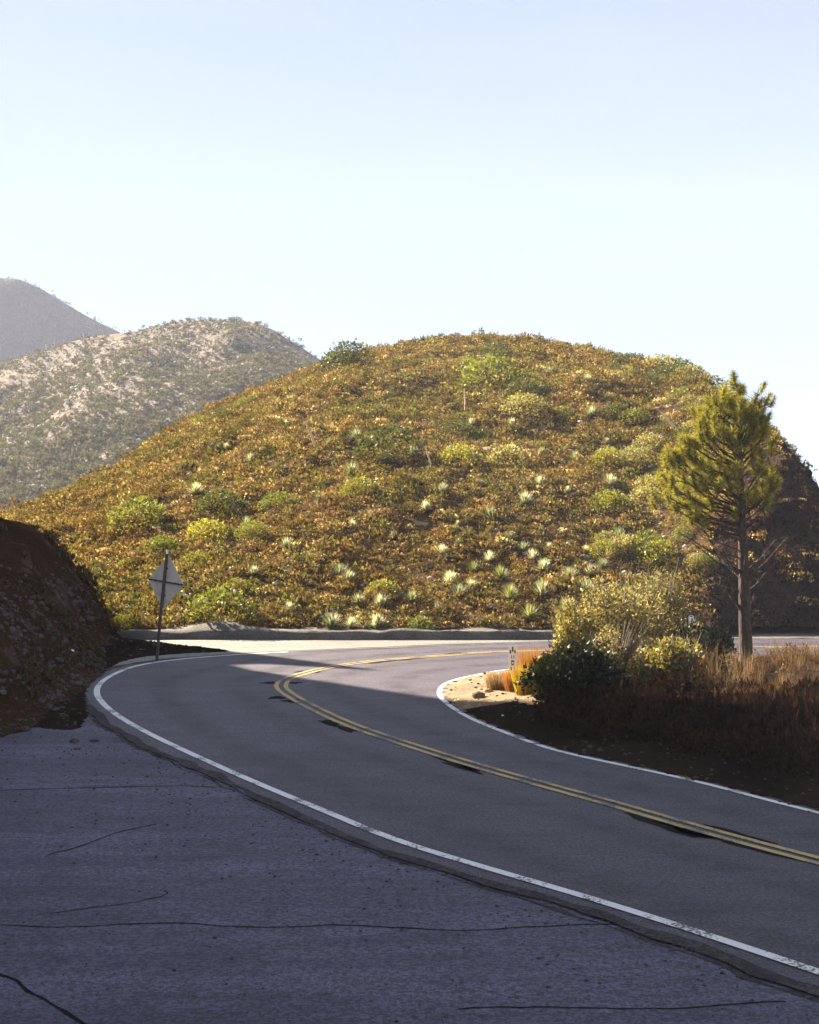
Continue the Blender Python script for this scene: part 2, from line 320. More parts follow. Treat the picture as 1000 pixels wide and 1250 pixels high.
# darker wheel tracks worn along both lanes
mt_, mN, mL = new_mat('wheel_track'); bsd = mN['Principled BSDF']; bsd.inputs['Base Color'].default_value = (0.016, 0.014, 0.019, 1); bsd.inputs['Roughness'].default_value = 0.55
at_ = mN.new('ShaderNodeAttribute'); at_.attribute_name = 'Col'; gg_ = mN.new('ShaderNodeNewGeometry'); n_ = noise_node(mN, mL, gg_.outputs['Position'], 1.4, 5, 0.65); tr_ = mN.new('ShaderNodeBsdfTransparent'); ms_ = mN.new('ShaderNodeMixShader'); mm_ = mN.new('ShaderNodeMath'); mm_.operation = 'MULTIPLY'
mL.new(at_.outputs['Fac'], mm_.inputs[0]); mL.new(ramp(mN, mL, n_, [(0.35, (0.05,) * 3), (0.65, (0.32,) * 3)]), mm_.inputs[1]); mL.new(mm_.outputs[0], ms_.inputs[0]); mL.new(tr_.outputs[0], ms_.inputs[1]); mL.new(bsd.outputs[0], ms_.inputs[2]); mL.new(ms_.outputs[0], mN['Material Output'].inputs['Surface'])
def track(P, off, hw, z):
    n = normals2(P); k = len(P); V = np.zeros((5 * k, 3)); C = np.zeros((5 * k, 3))
    for q, (o_, c_) in enumerate(((-1, 0), (-.45, .75), (0, 1), (.45, .75), (1, 0))): V[q::5, :2] = P + n * (off + o_ * hw); C[q::5] = c_
    V[:, 2] = z; i = (np.arange(k - 1) * 5)[:, None] + np.arange(4)[None]; i = i.ravel()
    tag(link('wheel_track', np_mesh('wheel_track', V, np.stack([i, i + 1, i + 6, i + 5], 1), C), mt_), kind='structure')
for q, o_ in enumerate((-2.55, -1.0, 1.0, 2.6)): track(Pc, o_, .42, .0342 + .0003 * q)
# painted lines
tag(ribbon('edge_line', Po[:nk + 10], -0.065, 0.065, 0.041, M['white_paint']), kind='structure')
tag(ribbon('faded_edge_line', Po[nk + 10:], -0.05, 0.05, 0.041, M['worn_white']), kind='structure')
tag(ribbon('inner_edge_line', Pi, -0.055, 0.055, 0.041, M['white_paint']), kind='structure')
for s_ in (-0.105, 0.105):
    tag(ribbon('centre_line', Pc, s_ - 0.05, s_ + 0.05, 0.041, M['yellow_paint']), kind='structure')
# dark sealed patches beside the centre line: (photograph x, y, half length m, half width m, angle)
def decal(px, py, hl, hw, seed, z=0.0365):
    x, y = gp(px, py); i = np.argmin((Pc[:, 0] - x) ** 2 + (Pc[:, 1] - y) ** 2); t = Pc[min(i + 2, len(Pc) - 1)] - Pc[max(i - 2, 0)]; a = math.atan2(t[1], t[0])
    nn_ = np.array((-math.sin(a), math.cos(a))); c_ = Pc[i]; sg = float(np.dot(np.array((x, y)) - c_, nn_)); lim = .16 + hw * .9; sg = max(-lim, min(lim, sg if abs(sg) > .12 else math.copysign(.17, sg))); x, y = c_ + nn_ * sg
    pts = []
    for k in range(22):
        th = 2 * math.pi * k / 22; r = 1 + 0.22 * math.sin(3 * th + seed) + 0.16 * math.sin(5 * th + 2 * seed) + random.uniform(-.1, .1)
        u, v = hl * r * math.cos(th), hw * r * math.sin(th); pts.append((x + u * math.cos(a) - v * math.sin(a), y + u * math.sin(a) + v * math.cos(a)))
    return tag(poly_obj('tar_patch', pts, z, M['tar']), kind='structure')
for k, (px, py, hl, hw) in enumerate([(548,940,.5,.11),(575,936,.6,.1),(815,1012,.8,.13),(850,1016,.7,.12),(905,1023,.6,.09),(930,1040,.5,.08),(392,886,.28,.14),(425,893,.4,.12),(338,854,.22,.2),(328,835,.2,.16),(364,857,.25,.17),(359,836,.18,.16),(384,822.5,.25,.1),(367,821,.2,.1),(500,806,.5,.16),(470,810,.4,.14),(560,799,.45,.16),(380,884,.2,.12)]):
    decal(px, py, hl, hw, k)
# cracks in the old paving (narrow jagged strips)
def crack(pts, w, name='paving_crack', z=0.022):
    P = np.array([gp(*p) for p in pts]); P = smooth_path(P, 0.12); n = len(P)
    P = P + np.stack([fbm(P[:, 0] * 1, P[:, 1], 0.35, 3, 11) * 0.03, fbm(P[:, 1] * 1, P[:, 0], 0.35, 3, 13) * 0.06], 1)
    ww = w * (0.7 + 0.8 * RNG.random(n)); return tag(ribbon(name, P, -ww, ww, z, M['tar']), kind='structure')
crack([(-60,968),(0,966),(120,963),(235,961),(262,963)], 0.012)
crack([(-60,1134),(0,1132),(90,1134),(160,1129),(250,1131),(350,1135),(430,1132),(560,1138),(700,1131),(860,1133)], 0.010)
crack([(-60,1168),(0,1192),(30,1206),(60,1228),(100,1252),(130,1290)], 0.016)
crack([(60,1118),(130,1108),(210,1096),(200,1090)], 0.007); crack([(60,1046),(120,1028),(150,1016),(190,1008)], 0.010)
crack([(560,1235),(640,1232),(800,1234),(960,1226)], 0.009)

# ------------------------------------------------------------------ far berm of asphalt and earth
bx = np.linspace(-16, 60, 380); prof = [(0, 0.0), (0.03, 0.14), (0.09, 0.25), (0.22, 0.27), (0.5, 0.25), (1.2, 0.28), (2.6, 0.3)]
BX = np.repeat(bx[None], len(prof), 0); BY = np.zeros_like(BX); BZ = np.zeros_like(BX)
for j, (dy, dz) in enumerate(prof):
    rg = np.clip((9 - bx) / 4, 0.15, 1)
    BY[j] = berm_y(bx) + dy + (0.05 * fbm(bx, bx * 0 + j, 0.5, 4, 21) if 0 < j < 6 else 0); BZ[j] = 0.02 + dz * rg * (1 + (0.35 * fbm(bx, bx * 0 + j * 3, 1.0, 4, 22) if j else 0))
    BZ[j] += (0.22 * np.exp(-((bx + 5.9) / 1.0) ** 2)) * (1 if 4 <= j < 6 else 0)
tag(link('berm', grid_mesh('berm', BX, BY, BZ, None, False), M['berm']), kind='structure')

# ------------------------------------------------------------------ the big hill beyond the road
SKY = np.array([  # photograph x, skyline y, distance of crest
 (-500,690,66),(-250,665,70),(-60,646,76),(0,634,78),(60,608,80),(140,572,83),(200,532,87),(300,483,94),(400,447,100),(450,437,102),(500,427,104),(560,419,105),(600,416,104),(650,421,101),(700,429,97),(750,438,91),(800,449,85),(850,466,77),(900,497,69),(940,533,63),(965,562,59.5),(985,590,57),(1000,622,55),(1060,640,54),(1300,650,53),(1700,650,53)], float)
def hill_pt(px, t):
    """t 0 at the foot, 1 at the skyline"""
    px = np.asarray(px, float); t = np.asarray(t, float); a = (px - 500) / F
    ys = np.interp(px, SKY[:, 0], SKY[:, 1]); Yt = np.interp(px, SKY[:, 0], SKY[:, 2]); zt = CAM_H - (ys - 625) / F * Yt
    Yf = 44.1 + 0.012 * np.maximum(0, px - 700) * 0.0 + np.clip((px - 830) / 120, 0, 1) * 0.6
    zf = 0.3
    gend = np.clip((zt - CAM_H) / Yt * (Yt - Yf) / np.maximum(zt - zf, .5), 0.02, 0.9)
    w = np.clip((px - 790) / 170, 0, 1); w = w * w * (3 - 2 * w)
    tt = np.minimum(t, 1); g1 = gend * tt + (1 - gend) * (1 - (1 - tt) ** 2)
    g2 = gend * tt + (1 - gend) * (1 - (1 - tt) ** 4.5)
    gg = g1 * (1 - w) + g2 * w
    over = np.maximum(t - 1, 0)
    z = zf + (zt - zf) * gg - over * (Yt - Yf) * 0.12 - over ** 2 * (Yt - Yf) * 0.5
    Y = Yf + (Yt - Yf) * t; X = a * Y
    env = np.clip(t * 5, 0, 1) * np.clip(abs(t - 1) * 6 + 0.25, 0, 1)
    z = z + env * (0.75 * fbm(X, Y, 9, 3, 31) + 0.42 * fbm(X, Y, 2.4, 3, 32)) 
    rough = w * env * (1.0 * fbm(X * 1.5, Y * 0.6 + z, 2.6, 4, 35) + 0.45 * np.abs(fbm(X * 1.8, z * 1.2 + Y * .3, 1.1, 3, 36)))
    return X + rough * 0.5, Y - rough * 0.8, np.maximum(z, -1.0)
pxs = np.concatenate([np.linspace(-500, -40, 60), np.linspace(-30, 1060, 420), np.linspace(1075, 1700, 60)]); ts = np.concatenate([np.linspace(0, 1, 170), np.linspace(1.01, 1.9, 40)])
PX, TT = np.meshgrid(pxs, ts); HX, HY, HZ = hill_pt(PX, TT)
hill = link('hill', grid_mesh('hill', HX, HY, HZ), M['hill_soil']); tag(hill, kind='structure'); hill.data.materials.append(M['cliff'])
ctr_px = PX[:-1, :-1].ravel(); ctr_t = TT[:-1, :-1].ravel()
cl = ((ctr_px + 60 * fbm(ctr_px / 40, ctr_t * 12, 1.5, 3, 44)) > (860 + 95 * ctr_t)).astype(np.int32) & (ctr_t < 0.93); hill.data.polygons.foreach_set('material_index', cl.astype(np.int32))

# ------------------------------------------------------------------ left hill and earth bank (casts the foreground shade)
cu, su = math.cos(R(45)), math.sin(R(45))      # sun side axis: u towards the sun, s across
CR = np.array([(-90,37),(5,36),(11,34.5),(20.6,31),(21.1,30),(21.25,24.5),(21.35,23),(21.7,20.6),(22.3,20.2),(22.9,20.3),(23.6,21.2),(23.9,23.4),(24.1,22),(24.45,19.0),(24.7,10),(26,4),(28,0),(60,-3)])
BP = np.array([(-9,0),(0,0),(.5,.42),(.75,.95),(1.15,1.75),(1.65,2.4),(2.3,3.15),(3.1,3.55),(4.1,3.8),(5.5,4.6),(40,4.6)], float)  # bank profile
def bank_h(x, y):
    u = -cu * x + su * y; s = su * x + cu * y
    zc = np.interp(s, CR[:, 0], CR[:, 1]); slope = np.interp(s, [11, 16.3, 20, 24], [0.86, 0.95, 1.13, 1.10])
    A = zc - slope * np.maximum(62 - u, 0) - 0.35 * np.maximum(u - 62, 0)
    xf = np.interp(y, [0, 18, 24, 26.5, 30, 34, 38, 42, 45], [-10, -9, -7.1, -6.5, -6.9, -7.3, -7.9, -8.25, -9.2])
    d = xf - x
    # lower mound of rubble and the rounded nose of the bank
    lowf = np.clip((y - 33) / 7, 0, 1)
    B = np.interp(d, BP[:, 0], BP[:, 1]) * (0.75 + 0.25 * lowf)
    B = B * np.clip((44.2 - y) / 1.9, 0, 1) ** 0.6 * np.clip((y - 15) / 8, 0, 1)
    z = np.maximum(A, B)
    k = np.clip(z / 1.5, 0, 1)
    return np.where(z > 0.01, z + k * (0.34 * fbm(x, y, 2.6, 4, 51) + 0.15 * fbm(x, y, 0.7, 3, 52)) * np.clip(2 - z * 0.0, 0, 1), -0.1)
def bank_patch(name, x0, x1, y0, y1, res, dz=0.0):
    X, Y = np.meshgrid(np.arange(x0, x1 + res / 2, res), np.arange(y0, y1 + res / 2, res)); Z = bank_h(X, Y) + dz
    return X, Y, Z
X, Y, Z = bank_patch('b', -15.0, -5.2, 20, 48, 0.1)
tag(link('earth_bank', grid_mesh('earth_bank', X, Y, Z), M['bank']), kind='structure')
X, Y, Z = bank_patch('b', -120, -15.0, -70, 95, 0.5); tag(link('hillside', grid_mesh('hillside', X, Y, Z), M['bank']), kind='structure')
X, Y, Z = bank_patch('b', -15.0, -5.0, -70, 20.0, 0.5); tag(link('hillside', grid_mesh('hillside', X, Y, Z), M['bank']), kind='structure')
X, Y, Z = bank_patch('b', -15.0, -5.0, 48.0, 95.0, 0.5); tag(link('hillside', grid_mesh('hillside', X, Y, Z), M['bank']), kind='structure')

def inside(P, poly):
    x, y = P[..., 0], P[..., 1]; r = np.zeros(x.shape, bool); n = len(poly); j = n - 1
    for i in range(n):
        xi, yi = poly[i]; xj, yj = poly[j]
        c = ((yi > y) != (yj > y)) & (x < (xj - xi) * (y - yi) / (yj - yi + 1e-12) + xi); r ^= c; j = i
    return r
# low soil apron between the bank and the edge line
ap = smooth_path([gp(*p) for p in [(40,888),(92,892),(108,868),(106,848),(118,828),(160,806),(215,799.5),(262,797.5),(285,796),(250,793),(205,788.5),(165,783),(120,786)]], 0.15)
AX, AY = np.meshgrid(np.arange(-11, -3.5, .09), np.arange(24, 43.5, .09)); _in = inside(np.stack([AX, AY], -1), [tuple(p) for p in ap] + [(-9.5, 40), (-9.0, 30)])
_d = np.full(AX.size, 1e9)
for q in ap[::2]: _d = np.minimum(_d, (AX.ravel() - q[0]) ** 2 + (AY.ravel() - q[1]) ** 2)
_d = np.where(_in.ravel(), np.sqrt(_d), -np.sqrt(_d)).reshape(AX.shape) + .12 * fbm(AX, AY, .8, 4, 66)
AZ = np.interp(_d, [-.4, 0, .15, .6, 1.5], [-.1, .02, .06, .16, .28]) + np.clip(_d, 0, 1) * .08 * fbm(AX, AY, .7, 4, 67)
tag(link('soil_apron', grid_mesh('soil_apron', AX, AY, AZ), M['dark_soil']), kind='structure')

# ------------------------------------------------------------------ inner island of soil
ii = Pi[(Pi[:, 0] < 30)]; 
def island_h(x, y):
    # distance from the inner line, positive inside
    x = np.asarray(x, float); y = np.asarray(y, float); sh_ = x.shape; P = np.stack([x.ravel(), y.ravel()], 1); Q = Pi[::2]
    d = np.full(len(P), 1e9)
    for i in range(0, len(Q), 1): d = np.minimum(d, (P[:, 0] - Q[i, 0]) ** 2 + (P[:, 1] - Q[i, 1]) ** 2)
    d = np.sqrt(d).reshape(sh_)
    return d
IX, IY = np.meshgrid(np.arange(0.3, 32, 0.14), np.arange(2, 41, 0.14))
ID = island_h(IX, IY)
POLY = [tuple(p) for p in Pi[::2]] + [(60, 2)]
INS = inside(np.stack([IX, IY], -1), POLY)
sd = np.where(INS, ID, -ID)
def isl_profile(sd, x, y):
    base = np.interp(sd, [-1, 0.05, 0.25, 0.8, 1.6, 3, 6, 12], [-0.3, -0.05, 0.05, 0.12, 0.22, 0.32, 0.38, 0.38])
    return base + np.clip(sd, 0, 1) * (0.10 * fbm(x, y, 1.6, 4, 61) + 0.035 * fbm(x, y, 0.35, 2, 62))
IZ = isl_profile(sd, IX, IY)
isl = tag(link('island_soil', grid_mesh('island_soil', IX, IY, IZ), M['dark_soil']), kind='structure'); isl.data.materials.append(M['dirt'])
_cx, _cy = IX[:-1, :-1].ravel(), IY[:-1, :-1].ravel(); isl.data.polygons.foreach_set('material_index', ((_cy > 27.6 + .5 * fbm(_cx, _cy, .8, 3, 7)) & (_cx < 3.6 + .6 * fbm(_cx, _cy, .7, 3, 8))).astype(np.int32))  # sunlit tip coloured with paler dirt than the shade-darkened soil of the rest
def isl_z(x, y):
    i = int(np.clip(round((y - 2) / 0.14), 0, IX.shape[0] - 1)); j = int(np.clip(round((x - 0.3) / 0.14), 0, IX.shape[1] - 1)); return float(IZ[i, j])
def isl_z_arr(x, y):
    i = np.clip(np.round((y - 2) / 0.14), 0, IX.shape[0] - 1).astype(int); j = np.clip(np.round((x - 0.3) / 0.14), 0, IX.shape[1] - 1).astype(int); return IZ[i, j], sd[i, j]

# ------------------------------------------------------------------ mountains
def mountain(name, tab, Y0, Yr, base_z, mat, seed, amp, nx=260, ny=120, back=0.8):
    tab = np.array(tab, float); px = np.linspace(tab[0, 0], tab[-1, 0], nx); v = np.concatenate([np.linspace(0, 1, ny), np.linspace(1.02, 1 + back, 24)])
    P, T = np.meshgrid(px, v); ys = np.interp(P, tab[:, 0], tab[:, 1]); yr = np.interp(P, tab[:, 0], tab[:, 2])
    zt = CAM_H - (ys - 625) / F * yr; Yy = Y0 + (yr - Y0) * T; Xx = (P - 500) / F * Yy; tt = np.minimum(T, 1)
    z = base_z + (zt - base_z) * (0.75 * tt + 0.25 * (1 - (1 - tt) ** 2)) - np.maximum(T - 1, 0) * (yr - Y0) * 0.35
    env = np.clip(tt * 4, 0, 1) * np.clip(np.abs(T - 1) * 5 + 0.06, 0, 1)
    # gullies run down the slope
    gul = np.abs(fbm(Xx + 0.35 * Yy, Yy * 0.35, amp * 7, 4, seed))
    z = z + env * (-amp * gul * 1.6 + amp * 0.5 * fbm(Xx, Yy, amp * 3, 4, seed + 3))
    return (Xx, Yy, z), tag(link(name, grid_mesh(name, Xx, Yy, z), mat), kind='structure')
MID = [(-900,560,400),(-400,520,400),(-150,470,390),(0,443,380),(60,426,372),(105,411,366),(150,406,362),(180,400,360),(215,393,356),(250,390,352),(285,389,350),(310,392,346),(335,402,342),(370,424,335),(400,444,330),(450,480,320),(560,560,310),(700,640,300),(1000,700,290)]
(mX, mY, mZ), _m = mountain('mountain', MID, 190, 380, -14, M['mountain'], 71, 7.0, 420, 150)
FARM = [(-1000,390,1100),(-700,360,1100),(-300,330,1080),(-100,333,1060),(0,339,1050),(25,341,1045),(50,352,1040),(75,367,1035),(100,382,1030),(125,395,1025),(150,407,1020),(260,470,1000),(420,560,980),(700,640,950),(1000,690,930)]
(fX, fY, fZ), _m = mountain('mountain', [(a_, b_, c_ * .75) for a_, b_, c_ in FARM], 650, 780, -20, M['far_mountain'], 81, 22.0, 300, 110)

# ------------------------------------------------------------------ vegetation templates (V, F(tri), C)
def t_clump(n, r, h, leaf, cols, upright=0.0, seed=0, shell=0.5, asp=2.2):
    g = np.random.default_rng(seed); V = np.zeros((n * 3, 3)); C = np.zeros((n * 3, 3))
    th = g.random(n) * 2 * np.pi; cz = g.random(n); rr = (shell + (1 - shell) * g.random(n) ** 0.5)
    sx = np.sqrt(1 - cz ** 2) ; P = np.stack([np.cos(th) * sx * r * rr, np.sin(th) * sx * r * rr, cz * h * rr], 1)
    P += g.normal(0, 0.06 * r, P.shape); d = g.normal(0, 1, (n, 3)); d[:, 2] = np.abs(d[:, 2]) * (0.6 + upright) + upright * 1.2; d += P / max(r, h) * 0.9; d /= np.linalg.norm(d, axis=1)[:, None]
    e = np.cross(d, g.normal(0, 1, (n, 3))); e /= np.linalg.norm(e, axis=1)[:, None]; L = leaf * (0.6 + 0.8 * g.random(n))[:, None]
    V[0::3] = P - e * L * 0.5 / asp * 1.2; V[1::3] = P + e * L * 0.5 / asp * 1.2; V[2::3] = P + d * L
    cc = np.array(cols)[g.integers(0, len(cols), n)] * (0.75 + 0.5 * g.random((n, 1)))
    for k in range(3): C[k::3] = cc
    return V, np.arange(n * 3).reshape(-1, 3), C
def t_rosette(n, L, w, cols, seed=0, lo=-0.05, hi=1.35):
    g = np.random.default_rng(seed); V = []; Fc = []; C = []
    for k in range(n):
        el = lo + (hi - lo) * (k / n) ** 0.9 + g.normal(0, 0.06); az = k * 2.39996 + g.normal(0, 0.1); l = L * (0.85 + 0.3 * g.random())
        d = np.array([math.cos(az) * math.cos(el), math.sin(az) * math.cos(el), math.sin(el)]); e = np.array([-math.sin(az), math.cos(az), 0]); up = np.cross(e, d) * -1
        o = len(V); V += [d * 0.03 * L - e * w * 0.5, d * 0.03 * L + e * w * 0.5, d * l * 0.5 - e * w * 0.45 - up * w * .25, d * l * 0.5 + e * w * 0.45 - up * w * .25, d * l]
        Fc += [(o, o + 1, o + 3), (o, o + 3, o + 2), (o + 2, o + 3, o + 4)]
        c = np.array(cols[g.integers(0, len(cols))]) * (0.85 + 0.3 * g.random())
        if el < 0.15 and g.random() < 0.6: c = np.array((0.3, 0.24, 0.13))
        C += [c] * 4 + [c * 1.15]
    return np.array(V), np.array(Fc), np.array(C)
def t_grass(n, r, h, w, cols, seed=0, lean=0.35):
    g = np.random.default_rng(seed); V = np.zeros((n * 3, 3)); C = np.zeros((n * 3, 3)); th = g.random(n) * 2 * np.pi; q = r * np.sqrt(g.random(n))
    B = np.stack([np.cos(th) * q, np.sin(th) * q, np.zeros(n)], 1); hh = h * (0.5 + 0.6 * g.random(n)); T = B + np.stack([np.cos(th) * lean * hh * g.random(n), np.sin(th) * lean * hh * g.random(n), hh], 1) + g.normal(0, 0.08 * h, (n, 3)) * [1, 1, 0]
    a = g.random(n) * np.pi; e = np.stack([np.cos(a), np.sin(a), np.zeros(n)], 1) * w
    V[0::3] = B - e; V[1::3] = B + e; V[2::3] = T; cc = np.array(cols)[g.integers(0, len(cols), n)] * (0.75 + 0.5 * g.random((n, 1)))
    C[0::3] = cc * 0.9; C[1::3] = cc * 0.9; C[2::3] = cc; return V, np.arange(n * 3).reshape(-1, 3), C
def t_rock(seed):
    import bmesh
    bm = bmesh.new(); bmesh.ops.create_icosphere(bm, subdivisions=1, radius=1.0); g = np.random.default_rng(seed)
    for v in bm.verts: v.co *= 0.75 + 0.5 * g.random(); v.co.z *= 0.7
    V = np.array([tuple(v.co) for v in bm.verts]); Fc = np.array([[v.index for v in f.verts] for f in bm.faces]); bm.free()
    return V, Fc, np.ones_like(V) * 0.5
OCH = [(0.25,0.172,0.065),(0.20,0.13,0.046),(0.12,0.078,0.03),(0.34,0.26,0.125)]; STR = [(0.52,0.42,0.24),(0.46,0.35,0.18),(0.30,0.21,0.09)]; OLV = [(0.15,0.15,0.045),(0.19,0.18,0.055),(0.09,0.095,0.03)]; RUS = [(0.18,0.105,0.042),(0.12,0.07,0.028),(0.22,0.145,0.06)]
brush_t = [t_clump(46, .24, .22, .06, OCH, .0, 1, .7, 1.1), t_clump(46, .25, .2, .055, STR + OCH, .0, 2, .7, 1.1), t_clump(46, .27, .22, .06, OLV + OCH[:1], .0, 3, .7, 1.1), t_clump(46, .26, .2, .06, RUS + OCH, .05, 4, .7, 1.2), t_clump(40, .17, .15, .05, STR, .0, 5, .7, 1.0), t_clump(50, .34, .30, .07, OCH + RUS + OLV, .1, 6, .7, 1.2)]
def hill_scatter(n, x0, x1, seed, t_lo=0.0, t_hi=1.03, bias=1.0):
    g = np.random.default_rng(seed); px = g.uniform(x0, x1, n); t = g.random(n)
    Yt = np.interp(px, SKY[:, 0], SKY[:, 2]); t = t_lo + (t_hi - t_lo) * t
    keep = g.random(n) < ((46 + (Yt - 46) * t) / 105 * (Yt - 46) / 60) ** 1.0 * 1.5 + 0.12
    px, t = px[keep], t[keep]; X, Y, Z = hill_pt(px, t); return px, t, np.stack([X, Y, Z], 1)
px, t, P = hill_scatter(40000, -40, 1080, 5); px2, t2, P2 = hill_scatter(8000, -480, -40, 6); px = np.r_[px, px2]; t = np.r_[t, t2]; P = np.concatenate([P, P2])
cliffy = (px + 30 * fbm(px / 40, t * 12, 1.5, 3, 44) > 865 + 95 * t) & (t < 0.9); bare = fbm(P[:, 0], P[:, 1] * 1.6, 3.2, 3, 91) > 0.42
keep = ~((cliffy & (RNG.random(len(px)) > 0.10)) | (bare & (RNG.random(len(px)) > 0.25))); px, t, P = px[keep], t[keep], P[keep]
n = len(P); zone = fbm(P[:, 0], P[:, 1], 6.0, 3, 93); zr = RNG.random(n)
idx = np.where(zr < 0.30, 0, np.where(zr < 0.52, 1, np.where(zr < 0.70, 2, np.where(zr < 0.78, 3, np.where(zr < 0.92, 4, 5)))))
idx = np.where((zone > 0.22) & (RNG.random(n) < 0.5), 2, idx); idx = np.where((zone < -0.22) & (RNG.random(n) < 0.45), 3, idx)
scl = (0.5 + 0.7 * RNG.random(n) + 0.9 * (RNG.random(n) < .12) * RNG.random(n)) * (1 + 0.15 * (P[:, 1] - 46) / 50); tint = np.clip(0.5 + 0.95 * RNG.random((n, 1)) + RNG.normal(0, .05, (n, 3)), .35, 1.5)
scl = np.stack([scl, scl, scl * (.95 + .45 * RNG.random(n))], 1)
V, Fc, C = merge(brush_t, idx, P - [0, 0, .04], scl, RNG.random(n) * 6.28, tint, RNG.normal(0, .15, (n, 2)))
tag(link('dry_brush', np_mesh('dry_brush', V, Fc, C), M['brush']), 'low ochre and rust coloured dry brush covering the sunlit hill', 'brush', kind='stuff')
# pebbles and small stones on the slope
g = np.random.default_rng(12); n = 2600; px = g.uniform(-20, 1010, n); t = g.random(n) ** 1.1; X, Y, Z = hill_pt(px, t); P = np.stack([X, Y, Z + .02], 1)[(px < 850)]; n = len(P)
rocks_t = [t_rock(k) for k in range(4)]
V, Fc, C = merge(rocks_t, g.integers(0, 4, n), P, 0.04 + 0.11 * g.random(n) ** 2.5, g.random(n) * 6.28)
tag(link('hill_stones', np_mesh('hill_stones', V, Fc), M['pale_stone']), 'scattered small pale stones between the brush on the hill', 'stones', kind='stuff')

def pts_on(px, py):
    """find t on the hill for a photograph pixel; returns the world point"""
    tt = np.linspace(0.0, 1.0, 500); X, Y, Z = hill_pt(np.full(500, px), tt); v = 625 - (Z - CAM_H) / Y * F
    i = int(np.argmin(np.abs(v - py))); return float(X[i]), float(Y[i]), float(Z[i])
LMK = [(475,558,'the large dark olive shrub'),(560,567,'the bright yellow-green mid-slope shrub'),(601,473,'the large high green shrub'),(428,446,'the dark skyline bush'),(388,549,'the leaning orange stalk'),(568,490,'the upright dead stalk'),(806,515,'the leaning pale trunk'),(204,700,'the diamond sign'),(662,722,'the largest grey-green yucca'),(697,436,'the pale stump'),(755,700,'the island olive bush'),(467,727,'the low yellow flowering shrub'),(225,510,'the forked skyline stalk'),(640,505,'the wide buff shrub')]
def where_is(a, b):
    q = sorted(LMK, key=lambda l: (l[0] - a) ** 2 + (l[1] - b) ** 2)[0]; dx, dy = a - q[0], b - q[1]; d_ = math.hypot(dx, dy)
    t_ = 'above' if dy < -abs(dx) * 1.8 else 'below' if dy > abs(dx) * 1.8 else ('left of' if dx < 0 else 'right of') if abs(dy) < abs(dx) * .5 else ('above and ' if dy < 0 else 'below and ') + ('left of' if dx < 0 else 'right of')
    return ('close ' if d_ < 35 else 'a little ' if d_ < 70 else 'well ' if d_ < 120 else 'far ') + t_ + ' ' + q[2]
# --- yuccas
YC = [(0.26,0.29,0.2),(0.19,0.23,0.15),(0.36,0.38,0.28),(0.13,0.16,0.09)]
YP = [(0.60,0.58,0.46),(0.46,0.47,0.36),(0.27,0.31,0.2)]
yuc = [np_mesh('yucca_leaves', *t_rosette(120, .42, .03, YC, 1, -.2)), np_mesh('yucca_leaves', *t_rosette(120, .38, .035, YP, 2, -.2, 1.45)), np_mesh('yucca_leaves', *t_rosette(130, .5, .028, YC + YP, 3, -.1, 1.5)), np_mesh('yucca_leaves', *t_rosette(170, .46, .022, [(.12,.14,.03),(.18,.2,.05),(.34,.35,.2)], 4, -.1, 1.5))]
for m_ in yuc: m_.materials.append(M['leaf'])
BIGY = [(405,763,0,1.25,'dark-centred yucca rosette directly above the berm, left of two near the road'),(428,764,1,.9,'pale yucca rosette directly above the berm beside a dark-centred one'),(460,764,1,1.15,'flattened whitish yucca rosette lying against the berm top'),(466,737,1,1.15,'whitish yucca rosette below the yellow bush on the lower slope'),(437,733,0,.9,'yucca with whitish centre left of the yellow bush on the lower slope'),(414,699,0,1.1,'upper yucca of a touching pair in the lower middle of the slope'),(425,706,1,1.05,'lower yucca of a touching pair in the lower middle of the slope'),(354,744,1,.9,'lone whitish yucca near the foot of the slope left of the dark rosette'),(310,697,1,.85,'lone small white yucca in the brush right of the sign'),(503,732,0,1.05,'yucca rosette right of the yellow bush on the lower slope'),(549,708,1,1.1,'green yucca with bright tip above the dark green bush'),(560,723,0,1.1,'yucca with dark shade at its side right above the small white one'),(576,715,1,.9,'whitish yucca right of the one with dark shade'),(535,743,1,.85,'small white yucca right of the round green bush by the berm'),(611,703,3,1.6,'large green yucca with pale top in the right lower slope'),(622,728,3,1.7,'large dark green yucca low on the slope behind the postmile marker'),(662,722,2,1.7,'largest grey-green yucca rosette on the right lower slope'),(647,751,3,1.6,'large round green yucca just above the berm right end'),(692,741,2,1.35,'spiky grey-green yucca beside the leafy island bush'),(663,693,1,1.1,'whitish yucca above the largest rosette'),(650,680,1,1.0,'bright white yucca upper right of the lower slope'),(598,681,1,1.0,'white yucca with dark shade behind it in the middle of the slope'),(578,693,3,1.2,'green yucca below the white one in the middle of the slope'),(695,702,0,1.1,'grey yucca right of the whitish one high on the lower slope'),(716,720,2,1.5,'spiky yucca at the far right of the lower slope touching the bush'),(720,697,2,1.2,'yucca partly behind the leafy bush on the right')]
for px_, py_, v, s_, lab in BIGY:
    x, y, z = pts_on(px_, py_ + 5); tag(link('yucca', yuc[v], None, None, (x, y, z + .05), (random.uniform(-.15, .15), random.uniform(-.15, .15), random.uniform(0, 6)), s_ * (.98 if v < 2 else .64)), lab, 'yucca', 'yuccas on the hill')
